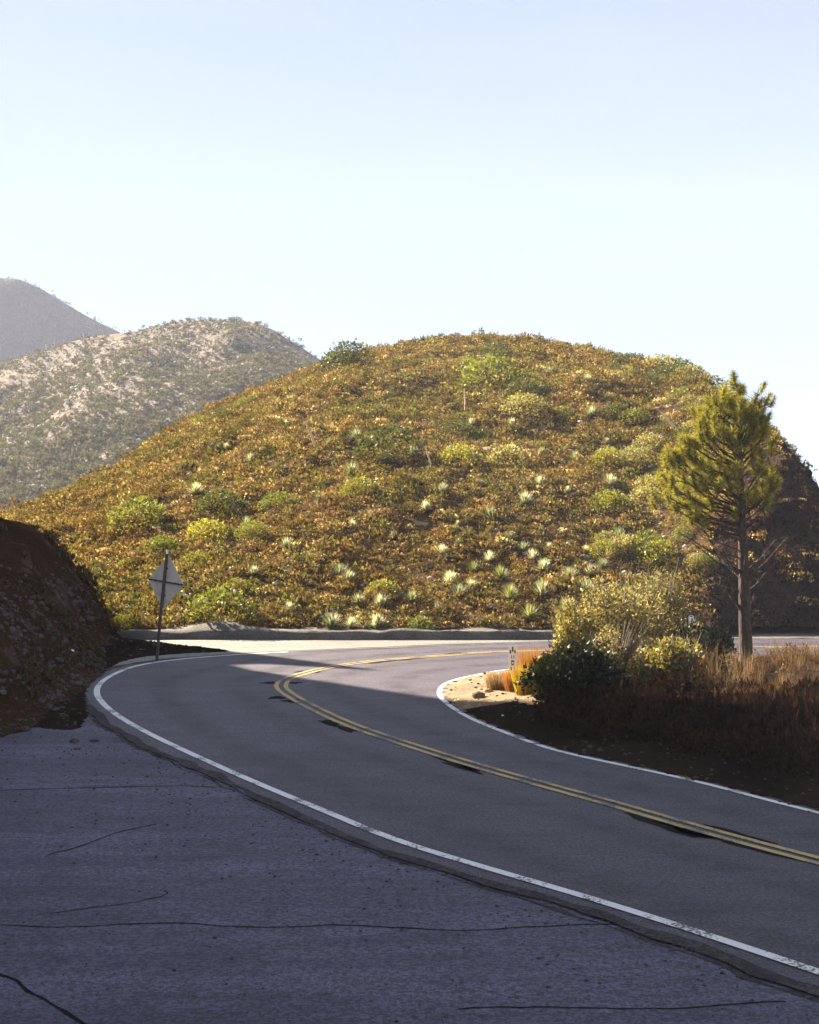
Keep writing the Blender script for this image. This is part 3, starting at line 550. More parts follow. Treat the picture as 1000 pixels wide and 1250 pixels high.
SMALLY = [(352,491,0),(310,514,1),(402,541,1),(434,535,0),(305,562,1),(282,568,1),(265,548,0),(277,546,1),(350,517,1),(465,497,1),(505,555,1),(470,563,0),(625,521,1),(575,518,1),(616,485,0),(658,478,0),(675,448,0),(700,463,1),(716,465,1),(672,455,0),(626,550,1),(660,553,0),(430,575,0),(693,600,1),(640,612,1),(600,630,0),(560,640,1),(520,622,1),(730,640,1),(755,655,0),(760,610,1),(685,650,1),(625,655,1),(560,663,0),(430,640,1),(350,668,1),(300,640,0),(480,655,1),(700,560,0),(740,540,1),(722,505,0),(660,590,1),(780,560,0),(745,590,1),(585,590,0),(540,600,1),(390,610,0),(240,600,1),(220,570,0),(670,668,1),(715,672,1),(735,690,0),(640,670,0),(540,675,1)]
for px_, py_, v in SMALLY:
    x, y, z = pts_on(px_, py_ + 3); tag(link('yucca', yuc[v], None, None, (x, y, z + .05), (random.uniform(-.2, .2), random.uniform(-.2, .2), random.uniform(0, 6)), random.uniform(.5, 1.15) * (1 + (y - 46) / 130)), ('small whitish yucca ' if v else 'small grey-green yucca ') + where_is(px_, py_), 'yucca', 'small yuccas higher on the hill')
# --- shrubs on the hill
GRN = [(0.15,0.17,0.03),(0.21,0.22,0.045),(0.1,0.12,0.025)]; YEL = [(0.30,0.28,0.04),(0.24,0.23,0.035),(0.15,0.16,0.03)]; DRK = [(0.07,0.08,0.02),(0.1,0.11,0.03),(0.05,0.055,0.015)]; BUF = [(0.36,0.3,0.13),(0.28,0.25,0.09),(0.2,0.2,0.06)]
shr = {}
for k, cols in (('green', GRN), ('yellow', YEL), ('dark', DRK), ('buff', BUF)):
    shr[k] = [np_mesh('shrub', *t_clump(1100, .5, .62, .05, cols, .1, 40 + i, .6, 1.5)) for i in range(2)]
    for m_ in shr[k]: m_.materials.append(M['leaf'])
SHR = [(270,755,'green',2.3,'broad green shrub casting a dark shadow low on the slope right of the sign'),(156,692,'yellow',.8,'bright yellow-green shrub left of the diamond sign top'),(240,690,'yellow',1.1,'bright yellow-green shrub right of the diamond sign top'),(288,718,'yellow',.9,'yellow-green shrub above the broad green one'),(160,724,'green',.55,'small round green shrub between the bank and the sign'),(152,716,'green',.5,'tiny round green shrub left behind the sign'),(152,766,'green',1.1,'green shrub at the tip of the dark bank by the road'),(120,708,'dark',.9,'dark shrub against the edge of the shaded bank'),(467,727,'yellow',1.25,'low yellow flowering shrub in the middle of the lower slope'),(513,767,'green',.95,'round deep green bush touching the berm'),(475,558,'dark',2.6,'large dark olive shrub on the middle of the slope'),(560,567,'yellow',1.7,'bright yellow-green shrub on the middle of the slope'),(601,473,'green',2.7,'large green shrub high below the hill top'),(576,453,'green',1.3,'small green shrub left above the large high one'),(602,443,'dark',1.3,'dark shrub with bare soil beside it near the hill top'),(606,434,'dark',1.4,'shrub on the rim of the bare patch at the hill top'),(428,446,'dark',2.2,'dark bush standing on the left skyline of the hill'),(418,452,'dark',1.9,'low dark bush beside the skyline bush'),(556,530,'dark',1.3,'dark green shrub left of two small white yuccas in the upper slope'),(588,538,'dark',1.1,'dark shrub just right below the other dark green one'),(640,483,'dark',1.5,'dark olive shrub between two grey yuccas high on the slope'),(640,505,'buff',1.8,'wide buff shrub in the upper middle of the slope'),(620,568,'buff',1.7,'buff and green shrub low in the middle of the slope'),(650,470,'green',1.2,'green shrub in the upper right of the slope'),(685,508,'green',.9,'small green shrub on the right upper slope'),(273,514,'dark',1.2,'dark shrub on the left shoulder of the hill'),(248,520,'green',1.0,'green shrub on the left edge of the hill'),(300,497,'green',1.0,'green shrub just below the left skyline'),(310,490,'yellow',.7,'small yellow-green shrub at the left skyline'),(270,628,'dark',2.0,'dark shrub left of centre on the slope'),(255,660,'yellow',1.7,'wide yellow-green shrub above the diamond sign on its right'),(310,655,'green',1.3,'yellow-green shrub right of the wide one above the sign'),(170,640,'green',2.2,'green shrub on the slope above the bank'),(340,620,'green',1.4,'green shrub in the left middle of the slope'),(440,605,'yellow',1.5,'yellow-green shrub in the centre of the slope'),(200,672,'green',1.3,'green shrub right above the diamond sign'),(590,470,'yellow',.8,'yellow-green tuft beside the large high shrub')]
for k, (px_, py_, c_, s_, lab) in enumerate(SHR):
    x, y, z = pts_on(px_, py_); f_ = y / 48
    tag(link('shrub', shr[c_][k % 2], None, None, (x, y, z - .08), (0, 0, random.uniform(0, 6)), (s_ * 1.05 * (f_ * .55 + .45), s_ * 1.05 * (f_ * .55 + .45), s_ * .8 * (f_ * .55 + .45))), lab, 'shrub', 'shrubs on the hill')
def where_px(px_, tt):
    X, Y, Z = hill_pt(px_, tt); a, b = float(X / Y * F + 500), float(625 - (Z - CAM_H) / Y * F)
    return where_is(a, b) if a < 780 else ('far left of' if a < 810 else 'left of' if a < 850 else 'just left of' if a < 895 else 'right of') + ' the pine, ' + ('near its top' if b < 500 else 'at upper crown height' if b < 545 else 'at mid crown height' if b < 590 else 'at low crown height' if b < 640 else 'at bare branch height' if b < 710 else 'at trunk height') + ''
# dense scrub along the right-hand ridge
RIDGE = [(705+ i * 11.5 + random.uniform(-3, 3), i) for i in range(15)]
for px_, i_ in RIDGE:
    tt = random.uniform(.9, 1.0); X, Y, Z = hill_pt(px_, tt); s_ = random.uniform(1.3, 2.3) if i_ > 7 else random.uniform(.8, 1.3)
    tag(link('shrub', shr['dark' if i_ % 3 else 'buff'][i_ % 2], None, None, (float(X), float(Y), float(Z) - .1), (0, 0, random.uniform(0, 6)), (s_ * 1.2, s_ * 1.2, s_ * .8)), 'scrubby ' + ('dark' if i_ % 3 else 'buff') + ' bush on the right ridge line, ' + where_px(px_, tt), 'shrub', 'ridge shrubs')
for k in range(26):
    px_ = random.uniform(735, 872); tt = random.uniform(.02, .36); X, Y, Z = hill_pt(px_, tt); s_ = random.uniform(.9, 1.7)
    tag(link('shrub', shr[random.choice(['buff', 'buff', 'green', 'yellow'])][k % 2], None, None, (float(X), float(Y), float(Z) - .1), (0, 0, random.uniform(0, 6)), (s_, s_, s_ * .85)), 'pale scrub at the hill foot ' + where_px(px_, tt), 'shrub', 'scrub at the hill foot')
for k in range(70):
    kc_ = random.choice(['dark', 'dark', 'buff', 'green']); px_ = random.uniform(740, 930); tt = random.uniform(.35, .92); X, Y, Z = hill_pt(px_, tt); s_ = random.uniform(.8, 1.7)
    tag(link('shrub', shr[kc_][k % 2], None, None, (float(X), float(Y), float(Z) - .1), (0, 0, random.uniform(0, 6)), (s_ * 1.1, s_ * 1.1, s_ * .75)), 'bushy ' + kc_ + ' scrub ' + where_px(px_, tt), 'shrub', 'scrub behind the pine')
# yucca flower stalks and dead poles
def stalk(px0, py0, px1, py1, w, name, lab, head=True):
    x, y, z = pts_on(px0, py0); k = y / F; dx = (px1 - px0) * k; dz = (py0 - py1) * k
    t = empty(name, (x, y, z - .05)); tag(t, lab, 'stalk', 'dead yucca stalks')
    pts = [(0, 0, 0), (dx * .5 + .02, .05, dz * .5), (dx, .1, dz)]
    MB().tube(pts, [w, w * .8, w * .45], 6).obj('stem', M['pale_wood'], t)
    if head:
        m_ = MB()
        for j in range(14):
            q = .62 + .36 * j / 14; a = j * 2.4; L_ = .22 * (1.15 - q); p = Vector((dx * q, .1 * q, dz * q)); m_.tube([p, p + Vector((math.cos(a) * L_, math.sin(a) * L_, L_ * .8))], [w * .4, w * .2], 4)
        m_.obj('seed_head', M['pale_wood'], t)
stalk(388, 551, 372, 512, .07, 'yucca_stalk', 'leaning orange-brown dead yucca stalk on the left middle slope')
stalk(568, 507, 567, 473, .05, 'yucca_stalk', 'upright dead yucca stalk in the upper middle of the hill')
stalk(528, 574, 519, 543, .05, 'yucca_stalk', 'slightly leaning pale stalk right of the large dark olive shrub')
stalk(830, 529, 806, 501, .08, 'dead_tree', 'leaning pale dead trunk left of the pine crown', False)
stalk(697, 441, 700, 430, .10, 'dead_stump', 'short pale stump below the right ridge of the hill', False)
stalk(221, 519, 217, 500, .05, 'yucca_stalk', 'forked pale dead stalk on the left skyline of the hill')
stalk(235, 516, 236, 501, .03, 'yucca_stalk', 'thin pale stalk right of the forked one on the left skyline')
# fallen log
x, y, z = pts_on(548, 684); MB().tube([(-.35, 0, .04), (.3, .1, .06)], [.05, .04], 7).obj('fallen_log', M['pale_wood'], loc=(x, y, z + .12)); tag(bpy.data.objects['fallen_log'], 'short pale fallen log lying in the brush at mid slope', 'log')

# ------------------------------------------------------------------ mountain brush
mt = [t_clump(14, 1.0, .9, .8, [(0.15,0.145,0.065),(0.20,0.18,0.09),(0.10,0.10,0.05)], 0, 60 + k, .55, 1.4) for k in range(3)]
g = np.random.default_rng(3); nr, nc = mX.shape; n = 60000
i = g.integers(10, 150, n); j = g.integers(80, 330, n); P = np.stack([mX[i, j], mY[i, j], mZ[i, j]], 1) + g.normal(0, .8, (n, 3)) * [1, 1, 0]
dens = fbm(P[:, 0], P[:, 1], 30, 4, 77); top = i / 150.0
keep = g.random(n) < np.clip(0.8 + dens * .8 - 0.62 * np.clip((top - .55) * 2, 0, 1) * (P[:, 0] > -75), .06, 1); P = P[keep]; n = len(P)
tn = 0.7 + 0.6 * g.random((n, 1)) * np.ones((1, 3))
V, Fc, C = merge(mt, g.integers(0, 3, n), P, (.28 + .55 * g.random(n) ** 2) * np.clip(1.5 - P[:, 2] / 75, .55, 1.25), g.random(n) * 6.28, tn)
tag(link('mountain_scrub', np_mesh('mountain_scrub', V, Fc, C), M['far_brush']), 'grey-green scrub covering the middle mountain', 'scrub', kind='stuff')
n = 5200; i = g.integers(30, 149, n); j = g.integers(150, 330, n); P = np.stack([mX[i, j], mY[i, j], mZ[i, j]], 1) + g.normal(0, .8, (n, 3)) * [1, 1, 0]
V, Fc, C = merge(rocks_t, g.integers(0, 4, n), P, .15 + .5 * g.random(n) ** 3, g.random(n) * 6.28)
tag(link('mountain_rocks', np_mesh('mountain_rocks', V, Fc), M['pale_stone']), 'pale boulders scattered on the bare upper mountain slope', 'rocks', kind='stuff')
n = 30000; i = g.integers(20, 110, n); j = g.integers(100, 240, n); P = np.stack([fX[i, j], fY[i, j], fZ[i, j]], 1) + g.normal(0, 2, (n, 3)) * [1, 1, 0]
ft = [t_clump(8, 1.8, 3.4, 2.6, [(0.05,0.055,0.03),(0.07,0.07,0.035)], .6, 70 + k, .3, 1.5) for k in range(2)]
V, Fc, C = merge(ft, g.integers(0, 2, n), P, .12 + .25 * g.random(n) ** 2, g.random(n) * 6.28)
tag(link('mountain_trees', np_mesh('mountain_trees', V, Fc, C), M['far_brush']), 'dark scrub and small trees on the farthest mountain', 'trees', kind='stuff')
# burnt trunks on the middle mountain
for k, (px_, py_, h_) in enumerate([(103,419,13),(120,418,10),(59,428,8),(68,424,8),(204,411,8),(230,411,9),(328,412,10),(318,402,8),(140,416,7),(86,424,7),(246,404,6),(160,418,9),(133,436,9),(290,396,6)]):
    c_ = int(np.argmin(np.abs((mX[149] / mY[149]) * F + 500 - px_))); v = 625 - (mZ[:150, c_] - CAM_H) / mY[:150, c_] * F; r_ = int(np.argmin(np.abs(v - py_)))
    x, y, z = mX[r_, c_], mY[r_, c_], mZ[r_, c_]; q = y / F
    tag(MB().tube([(0, 0, -.5), (random.uniform(-.2, .2), 0, h_ * q * .5), (random.uniform(-.3, .3), 0, h_ * q)], [.16, .13, .07], 5).obj('burnt_trunk', M['pale_wood'], loc=(float(x), float(y), float(z))), 'thin pale dead trunk standing on the middle mountain ridge', 'dead tree', 'dead trunks on the mountain ridge')

# ------------------------------------------------------------------ rubble and stones on the left bank
g = np.random.default_rng(14); n = 11000; X = g.uniform(-13, -6.2, n); Y = g.uniform(21, 41, n); Z = bank_h(X, Y); k = (Z > .05) & (Z < 2.2 + g.normal(0, .3, n)) & (fbm(X, Y, 1.6, 3, 16) > -.35); P = np.stack([X, Y, Z], 1)[k]; n = len(P)
V, Fc, C = merge(rocks_t, g.integers(0, 4, n), P, .02 + .08 * g.random(n) ** 4, g.random(n) * 6.28)
tag(link('bank_rubble', np_mesh('bank_rubble', V, Fc), M['rubble']), 'loose grey rubble covering the shaded earth bank on the left', 'rubble', kind='stuff')
n = 2200; X = g.uniform(-13, -7, n); Y = g.uniform(24, 44, n); Z = bank_h(X, Y); k = (Z > .3) & (fbm(X, Y, 2.2, 3, 18) > .30); P = np.stack([X, Y, Z], 1)[k]; n = len(P)
bt = [t_clump(26, .16, .2, .10, [(0.10,0.06,0.03),(0.07,0.045,0.025),(0.13,0.1,0.06)], .5, 80 + q) for q in range(3)]
V, Fc, C = merge(bt, g.integers(0, 3, n), P, .5 + .9 * g.random(n), g.random(n) * 6.28)
tag(link('bank_weeds', np_mesh('bank_weeds', V, Fc, C), M['brush']), 'sparse dry weeds on the shaded earth bank', 'weeds', kind='stuff')
n = 2600; X = g.uniform(-10.5, -4.2, n); Y = g.uniform(25, 42, n); i = np.clip(np.round((Y - 24) / .09), 0, AX.shape[0] - 1).astype(int); j = np.clip(np.round((X + 11) / .09), 0, AX.shape[1] - 1).astype(int); Z = AZ[i, j]; k = (Z > .03) & (X > -9.6) & (g.random(n) < .8); P = np.stack([X, Y, Z], 1)[k]; n = len(P)
V, Fc, C = merge(rocks_t, g.integers(0, 4, n), P, .01 + .05 * g.random(n) ** 3.5, g.random(n) * 6.28)
tag(link('apron_gravel', np_mesh('apron_gravel', V, Fc), M['rubble']), 'loose stones spilled on the dark soil between bank and road', 'gravel', kind='stuff')
def stone(px_, py_, r, mat, lab, zf=lambda x, y: 0.0, grp=None, on_bank=False):
    if on_bank:
        Yc = np.linspace(20, 44, 900); Xc = (px_ - 500) / F * Yc; v = 625 - (bank_h(Xc, Yc) - CAM_H) / Yc * F; i = int(np.argmax(v <= py_)) ; x, y, z = float(Xc[i]), float(Yc[i]), float(bank_h(Xc[i], Yc[i]))
    else:
        x, y = gp(px_, py_); z = zf(x, y)
    V, Fc, _ = t_rock(int(px_ * 7 + py_)); 
    tag(link('stone', np_mesh('stone', V * [r * 1.2, r, r * .8], Fc), mat, None, (x, y, z + r * .2), (0, 0, px_)), lab, 'stone', grp)
stone(88, 795, .05, M['white_tip'], 'small bright white stone on the shaded bank', on_bank=True)
stone(35, 770, .09, M['rubble'], 'grey stone at the upper left of the rubble mound', on_bank=True)
stone(60, 815, .08, M['rubble'], 'grey stone in the middle of the rubble mound', on_bank=True)
stone(108, 812, .06, M['rubble'], 'grey stone right of the middle of the rubble mound', on_bank=True)
stone(93, 739, .24, M['rubble'], 'grey boulder half buried high in the bank', on_bank=True)
stone(106, 757, .2, M['rubble'], 'grey boulder below the other high in the bank', on_bank=True)
stone(30, 893, .12, M['brown_stone'], 'dark stone at the foot of the rubble mound', on_bank=True)
stone(90, 907, .10, M['brown_stone'], 'dark clod on the pavement near the bank, left of two'); stone(115, 906, .09, M['brown_stone'], 'dark clod on the pavement near the bank, right of two')
stone(94, 916, .07, M['brown_stone'], 'small dark clod in front of the other two on the pavement')
stone(362, 777, .17, M['pale_stone'], 'pale flat stone leaning on the berm at its left part'); stone(345, 776, .1, M['pale_stone'], 'small pale stone left of the flat one at the berm')
# loose gravel on the old pavement
g = np.random.default_rng(15); n = 9000; X = g.uniform(-9, 6, n); Y = g.uniform(9, 27, n); dd = np.min(np.hypot(X[:, None] - Po[None, ::4, 0], Y[:, None] - Po[None, ::4, 1]), 1)
k = inside(np.stack([X, Y], -1), [tuple(p) for p in Ro[::3]] + [(60, 2), (40, -20), (60, 60)]); k = (~k) & (g.random(n) < np.clip(np.exp(-(dd - .6) / 1.6) * 1.1 + .06 + (fbm(X, Y, 2, 3, 19) > .3) * .25, 0, 1)) & (dd > .6)
P = np.stack([X, Y, np.full(n, .021)], 1)[k]; n = len(P)
V, Fc, C = merge(rocks_t, g.integers(0, 4, n), P, .004 + .020 * g.random(n) ** 3, g.random(n) * 6.28)
tag(link('loose_gravel', np_mesh('loose_gravel', V, Fc), M['brown_stone']), 'loose dark gravel and crumbs strewn on the old pavement', 'gravel', kind='stuff')
n = 1500; i = g.integers(0, nk, n); P2_ = Po[i] + nO[i] * sO * (edge_out[i] + g.normal(0.02, .09, n))[:, None]; P = np.stack([P2_[:, 0], P2_[:, 1], np.full(n, .02)], 1)
V, Fc, C = merge(rocks_t, g.integers(0, 4, n), P, .005 + .02 * g.random(n) ** 3, g.random(n) * 6.28)
tag(link('edge_gravel', np_mesh('edge_gravel', V, Fc), M['rubble']), 'crumbled asphalt gravel along the ragged road edge', 'gravel', kind='stuff')

# ------------------------------------------------------------------ island plants
def bush(name, label, x, y, r, h, nleaf, leaf, cols, seed, lobes=7, twigs=10, trans_mat='leaf', sq=1.0, z=None):
    g = np.random.default_rng(seed); z = isl_z(x, y) if z is None else z; root = empty(name, (x, y, z)); tag(root, label, 'bush')
    Ts = []; per = nleaf // lobes; rs = []
    for k in range(lobes):
        a = g.random() * 6.28; q = math.sqrt(g.random()) * .62; c = np.array([math.cos(a) * q * r, math.sin(a) * q * r * sq, h * (.15 + .45 * g.random() * (1 - q * .5))]); rr = r * (.35 + .25 * g.random())
        v, f, cc = t_clump(per, rr, min(h * (.35 + .3 * g.random()), h - c[2]) * 1.0, leaf, cols, .1, seed * 31 + k, .25, 1.7); Ts.append((v + c, f, cc)); rs.append(c)
    v, f, cc = t_clump(per, r * .9, h * .35, leaf, cols, .1, seed * 31 + 99, .1, 1.7); Ts.append((v, f, cc))
    V, Fc, C, o = [], [], [], 0
    for v, f, cc in Ts: V.append(v); Fc.append(f + o); C.append(cc); o += len(v)
    link('foliage', np_mesh('foliage', np.concatenate(V), np.concatenate(Fc), np.concatenate(C)), M[trans_mat], root)
    m_ = MB()
    for k in range(twigs):
        a = g.random() * 6.28; q = r * (.4 + .6 * g.random()); hh = h * (.55 + .55 * g.random()); p = Vector((math.cos(a) * q, math.sin(a) * q, hh)); m_.tube([(0, 0, -.05), p * .5 + Vector((0, 0, .1)), p], [.022, .014, .004], 4)
    m_.obj('stems', M['wood'], root); return root
def at(px_, Y): return ((px_ - 500) / F * Y, Y)
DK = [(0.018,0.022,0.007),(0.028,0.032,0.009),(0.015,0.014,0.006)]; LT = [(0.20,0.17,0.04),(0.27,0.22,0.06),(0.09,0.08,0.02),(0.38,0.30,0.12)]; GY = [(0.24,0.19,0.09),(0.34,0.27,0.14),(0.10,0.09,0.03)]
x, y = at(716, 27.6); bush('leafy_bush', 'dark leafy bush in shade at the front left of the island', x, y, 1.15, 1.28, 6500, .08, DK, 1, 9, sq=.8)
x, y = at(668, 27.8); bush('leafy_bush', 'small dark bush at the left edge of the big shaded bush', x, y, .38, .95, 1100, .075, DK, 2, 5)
x, y = at(757, 32.2); bush('leafy_bush', 'tall sunlit olive bush behind the dark bush with pale twigs', x, y, 1.35, 2.15, 8500, .065, LT + GY, 3, 16, 40)
x, y = at(803, 34.0); bush('leafy_bush', 'tall grey-green bush between the olive bush and the pine', x, y, .85, 2.35, 4500, .065, GY + LT[:2] + [(0.08,0.09,0.03)], 4, 12, 40)
x, y = at(706, 31.2); bush('leafy_bush', 'sunlit yellow-olive bush at the left end of the bush row', x, y, .85, 1.75, 3000, .075, LT, 5, 8, 14)
x, y = at(752, 29.6); bush('twiggy_bush', 'pale twiggy bush lit between dark bush and yellow leaves', x, y, .75, 1.25, 1500, .06, GY + LT, 6, 7, 60)
x, y = at(835, 28.8); bush('leafy_bush', 'bright yellow-green small bush left in front of the pine', x, y, .75, .98, 2200, .085, [(0.17,0.15,0.035),(0.12,0.11,0.028),(0.27,0.22,0.07)], 7, 7, 16)
x, y = at(795, 29.0); bush('leafy_bush', 'low yellow-green bush next to the pale twiggy bush', x, y, .5, .85, 1100, .08, LT, 8, 5, 12)
x, y = at(872, 33.0); bush('leafy_bush', 'small dark rounded bush left of the pine trunk', x, y, .5, .95, 1300, .075, DK + [(0.12,0.12,0.04)], 9, 6, 12)
x, y = at(843, 31.0); bush('leafy_bush', 'dark rounded bush under the grey-green bush', x, y, .55, 1.2, 1500, .075, DK + [(0.14,0.13,0.05)], 10, 6, 12)
# rust coloured buckwheat clump
def grass_clump(name, label, x, y, r, h, nb, w, cols, seed, z=None):
    z = isl_z(x, y) if z is None else z; V, Fc, C = t_grass(nb, r, h, w, cols, seed, .32); return tag(link(name, np_mesh(name, V, Fc, C), M['brush'], None, (x, y, z)), label, 'plant')
OR = [(0.42,0.16,0.04),(0.5,0.22,0.06),(0.34,0.12,0.03)]; YG = [(0.38,0.32,0.04),(0.3,0.28,0.03),(0.45,0.34,0.06)]
grass_clump('buckwheat_clump', 'large orange-red clump of dry stems at the island tip', *at(661, 29.6), .36, .84, 2800, .008, OR + YG[:1], 21)
grass_clump('buckwheat_clump', 'yellow-green lower clump in front of the orange-red one', *at(650, 28.8), .34, .6, 1800, .010, YG + OR[:1], 22)
grass_clump('buckwheat_clump', 'small orange clump left of the large one at the island tip', *at(637, 29.6), .34, .42, 2200, .008, OR + [(0.4,0.3,0.15)], 23)
grass_clump('buckwheat_clump', 'small brownish clump on the pale soil near the white line', *at(612, 30.2), .3, .36, 800, .008, [(0.3,0.2,0.12),(0.4,0.26,0.15)], 24)
# weeds and brush over the island
g = np.random.default_rng(31)
dk_t = [t_clump(60, .26, .40, .08, [(0.016,0.009,0.006),(0.024,0.014,0.008),(0.012,0.008,0.006)], .6, 90, .35, 1.6), t_clump(60, .28, .36, .08, [(0.02,0.014,0.006),(0.03,0.018,0.009)], .5, 91, .35, 1.6), t_clump(50, .22, .5, .12, [(0.03,0.016,0.009),(0.02,0.011,0.007)], 1.2, 94, .3, 3)]  # front brush colours darkened to carry the shade over it
gr_t = [t_grass(44, .2, .5, .006, [(0.14,0.075,0.04),(0.21,0.125,0.07),(0.09,0.045,0.025)], 92), t_grass(40, .2, .6, .005, [(0.16,0.075,0.042),(0.30,0.22,0.14)], 93), t_clump(50, .22, .34, .06, [(0.17,0.08,0.04),(0.12,0.06,0.03),(0.26,0.17,0.09)], .4, 95, .5, 1.5)]
n = 24000; X = g.uniform(1.5, 24, n); Y = g.uniform(8, 37, n); Z, D = isl_z_arr(X, Y); pxp = X / Y * F + 500
k = (D > 1.0 + .5 * fbm(X, Y, 1.5, 2, 33)) & (pxp > 664) & (Y < 30 + .5 * fbm(X, Y, 2, 2, 35)); P = np.stack([X, Y, Z - .02], 1)[k]; Dk = D[k]; n = len(P)
hs = np.clip((.55 + .28 * np.clip(Dk - 1, 0, 3.2)) * (1 + .5 * fbm(P[:, 0], P[:, 1], 1.6, 3, 34)), .4, 1.9); sc = np.stack([.8 + .3 * g.random(n), .8 + .3 * g.random(n), hs * (.85 + .3 * g.random(n))], 1)
cap = (CAM_H - (840 + 26 * fbm(P[:, 0], P[:, 1], 1.3, 3, 37) - 22 * np.clip((760 - P[:, 0] / P[:, 1] * F - 500) / 60, 0, 1) - 625) / F * P[:, 1]) - P[:, 2]
kk = cap > .10; P, sc, cap = P[kk], sc[kk], cap[kk]; n = len(P); sc[:, 2] = np.minimum(sc[:, 2], cap / .5)
V, Fc, C = merge(dk_t, g.integers(0, 3, n), P, sc, g.random(n) * 6.28, .7 + .6 * g.random((n, 1)) * np.ones((1, 3)), g.normal(0, .15, (n, 2)))
tag(link('island_brush', np_mesh('island_brush', V, Fc, C), M['dark_brush']), 'dense shaded brown brush covering the front of the island', 'brush', kind='stuff')
n = 5200; X = g.uniform(3.5, 24, n); Y = g.uniform(25.8, 36.4, n); Z, D = isl_z_arr(X, Y); pxp = X / Y * F + 500
k = (D > .5) & (pxp > 690) & (g.random(n) < np.where(pxp > 855, .6, .35 * (Y > 28)) * np.clip(1 + 2.2 * fbm(X, Y, 1.8, 3, 38), .15, 1.4)); P = np.stack([X, Y, Z - .02], 1)[k]; n = len(P); hh = (.35 + .9 * g.random(n) ** 2) * np.clip(1 + 1.6 * fbm(P[:, 0], P[:, 1], 1.4, 3, 39), .35, 1.9); hh *= np.where(P[:, 1] > 32.5, .6, 1)
V, Fc, C = merge(gr_t, g.integers(0, 3, n), P, np.stack([hh * .9, hh * .9, hh], 1), g.random(n) * 6.28, .7 + .6 * g.random((n, 1)) * np.ones((1, 3)), g.normal(0, .25, (n, 2)))
tag(link('dry_grass', np_mesh('dry_grass', V, Fc, C), M['brush']), 'dry reddish grass and weeds lit at the back of the island around the pine', 'grass', kind='stuff')
# small stones on the island soil edge
n = 2600; X = g.uniform(.8, 9, n); Y = g.uniform(14, 34, n); Z, D = isl_z_arr(X, Y); k = (D > .12) & (D < 2.2); P = np.stack([X, Y, Z], 1)[k]; n = len(P)
V, Fc, C = merge(rocks_t, g.integers(0, 4, n), P, .008 + .045 * g.random(n) ** 4, g.random(n) * 6.28)
tag(link('island_gravel', np_mesh('island_gravel', V, Fc), M['brown_stone']), 'stones and crumbs on the bare soil beside the inner line', 'gravel', kind='stuff')
iz = lambda x, y: isl_z(x, y)
stone(583, 858, .16, M['dirt'], 'tan stone on the sunlit pale soil at the island tip', iz); stone(596, 852, .11, M['dirt'], 'smaller tan stone right of the other at the island tip', iz)
stone(614, 880, .03, M['white_tip'], 'tiny white pebble in the shade below the island tip', iz); stone(820, 905, .045, M['white_tip'], 'tiny white pebble in the shaded brush edge on the right', iz)

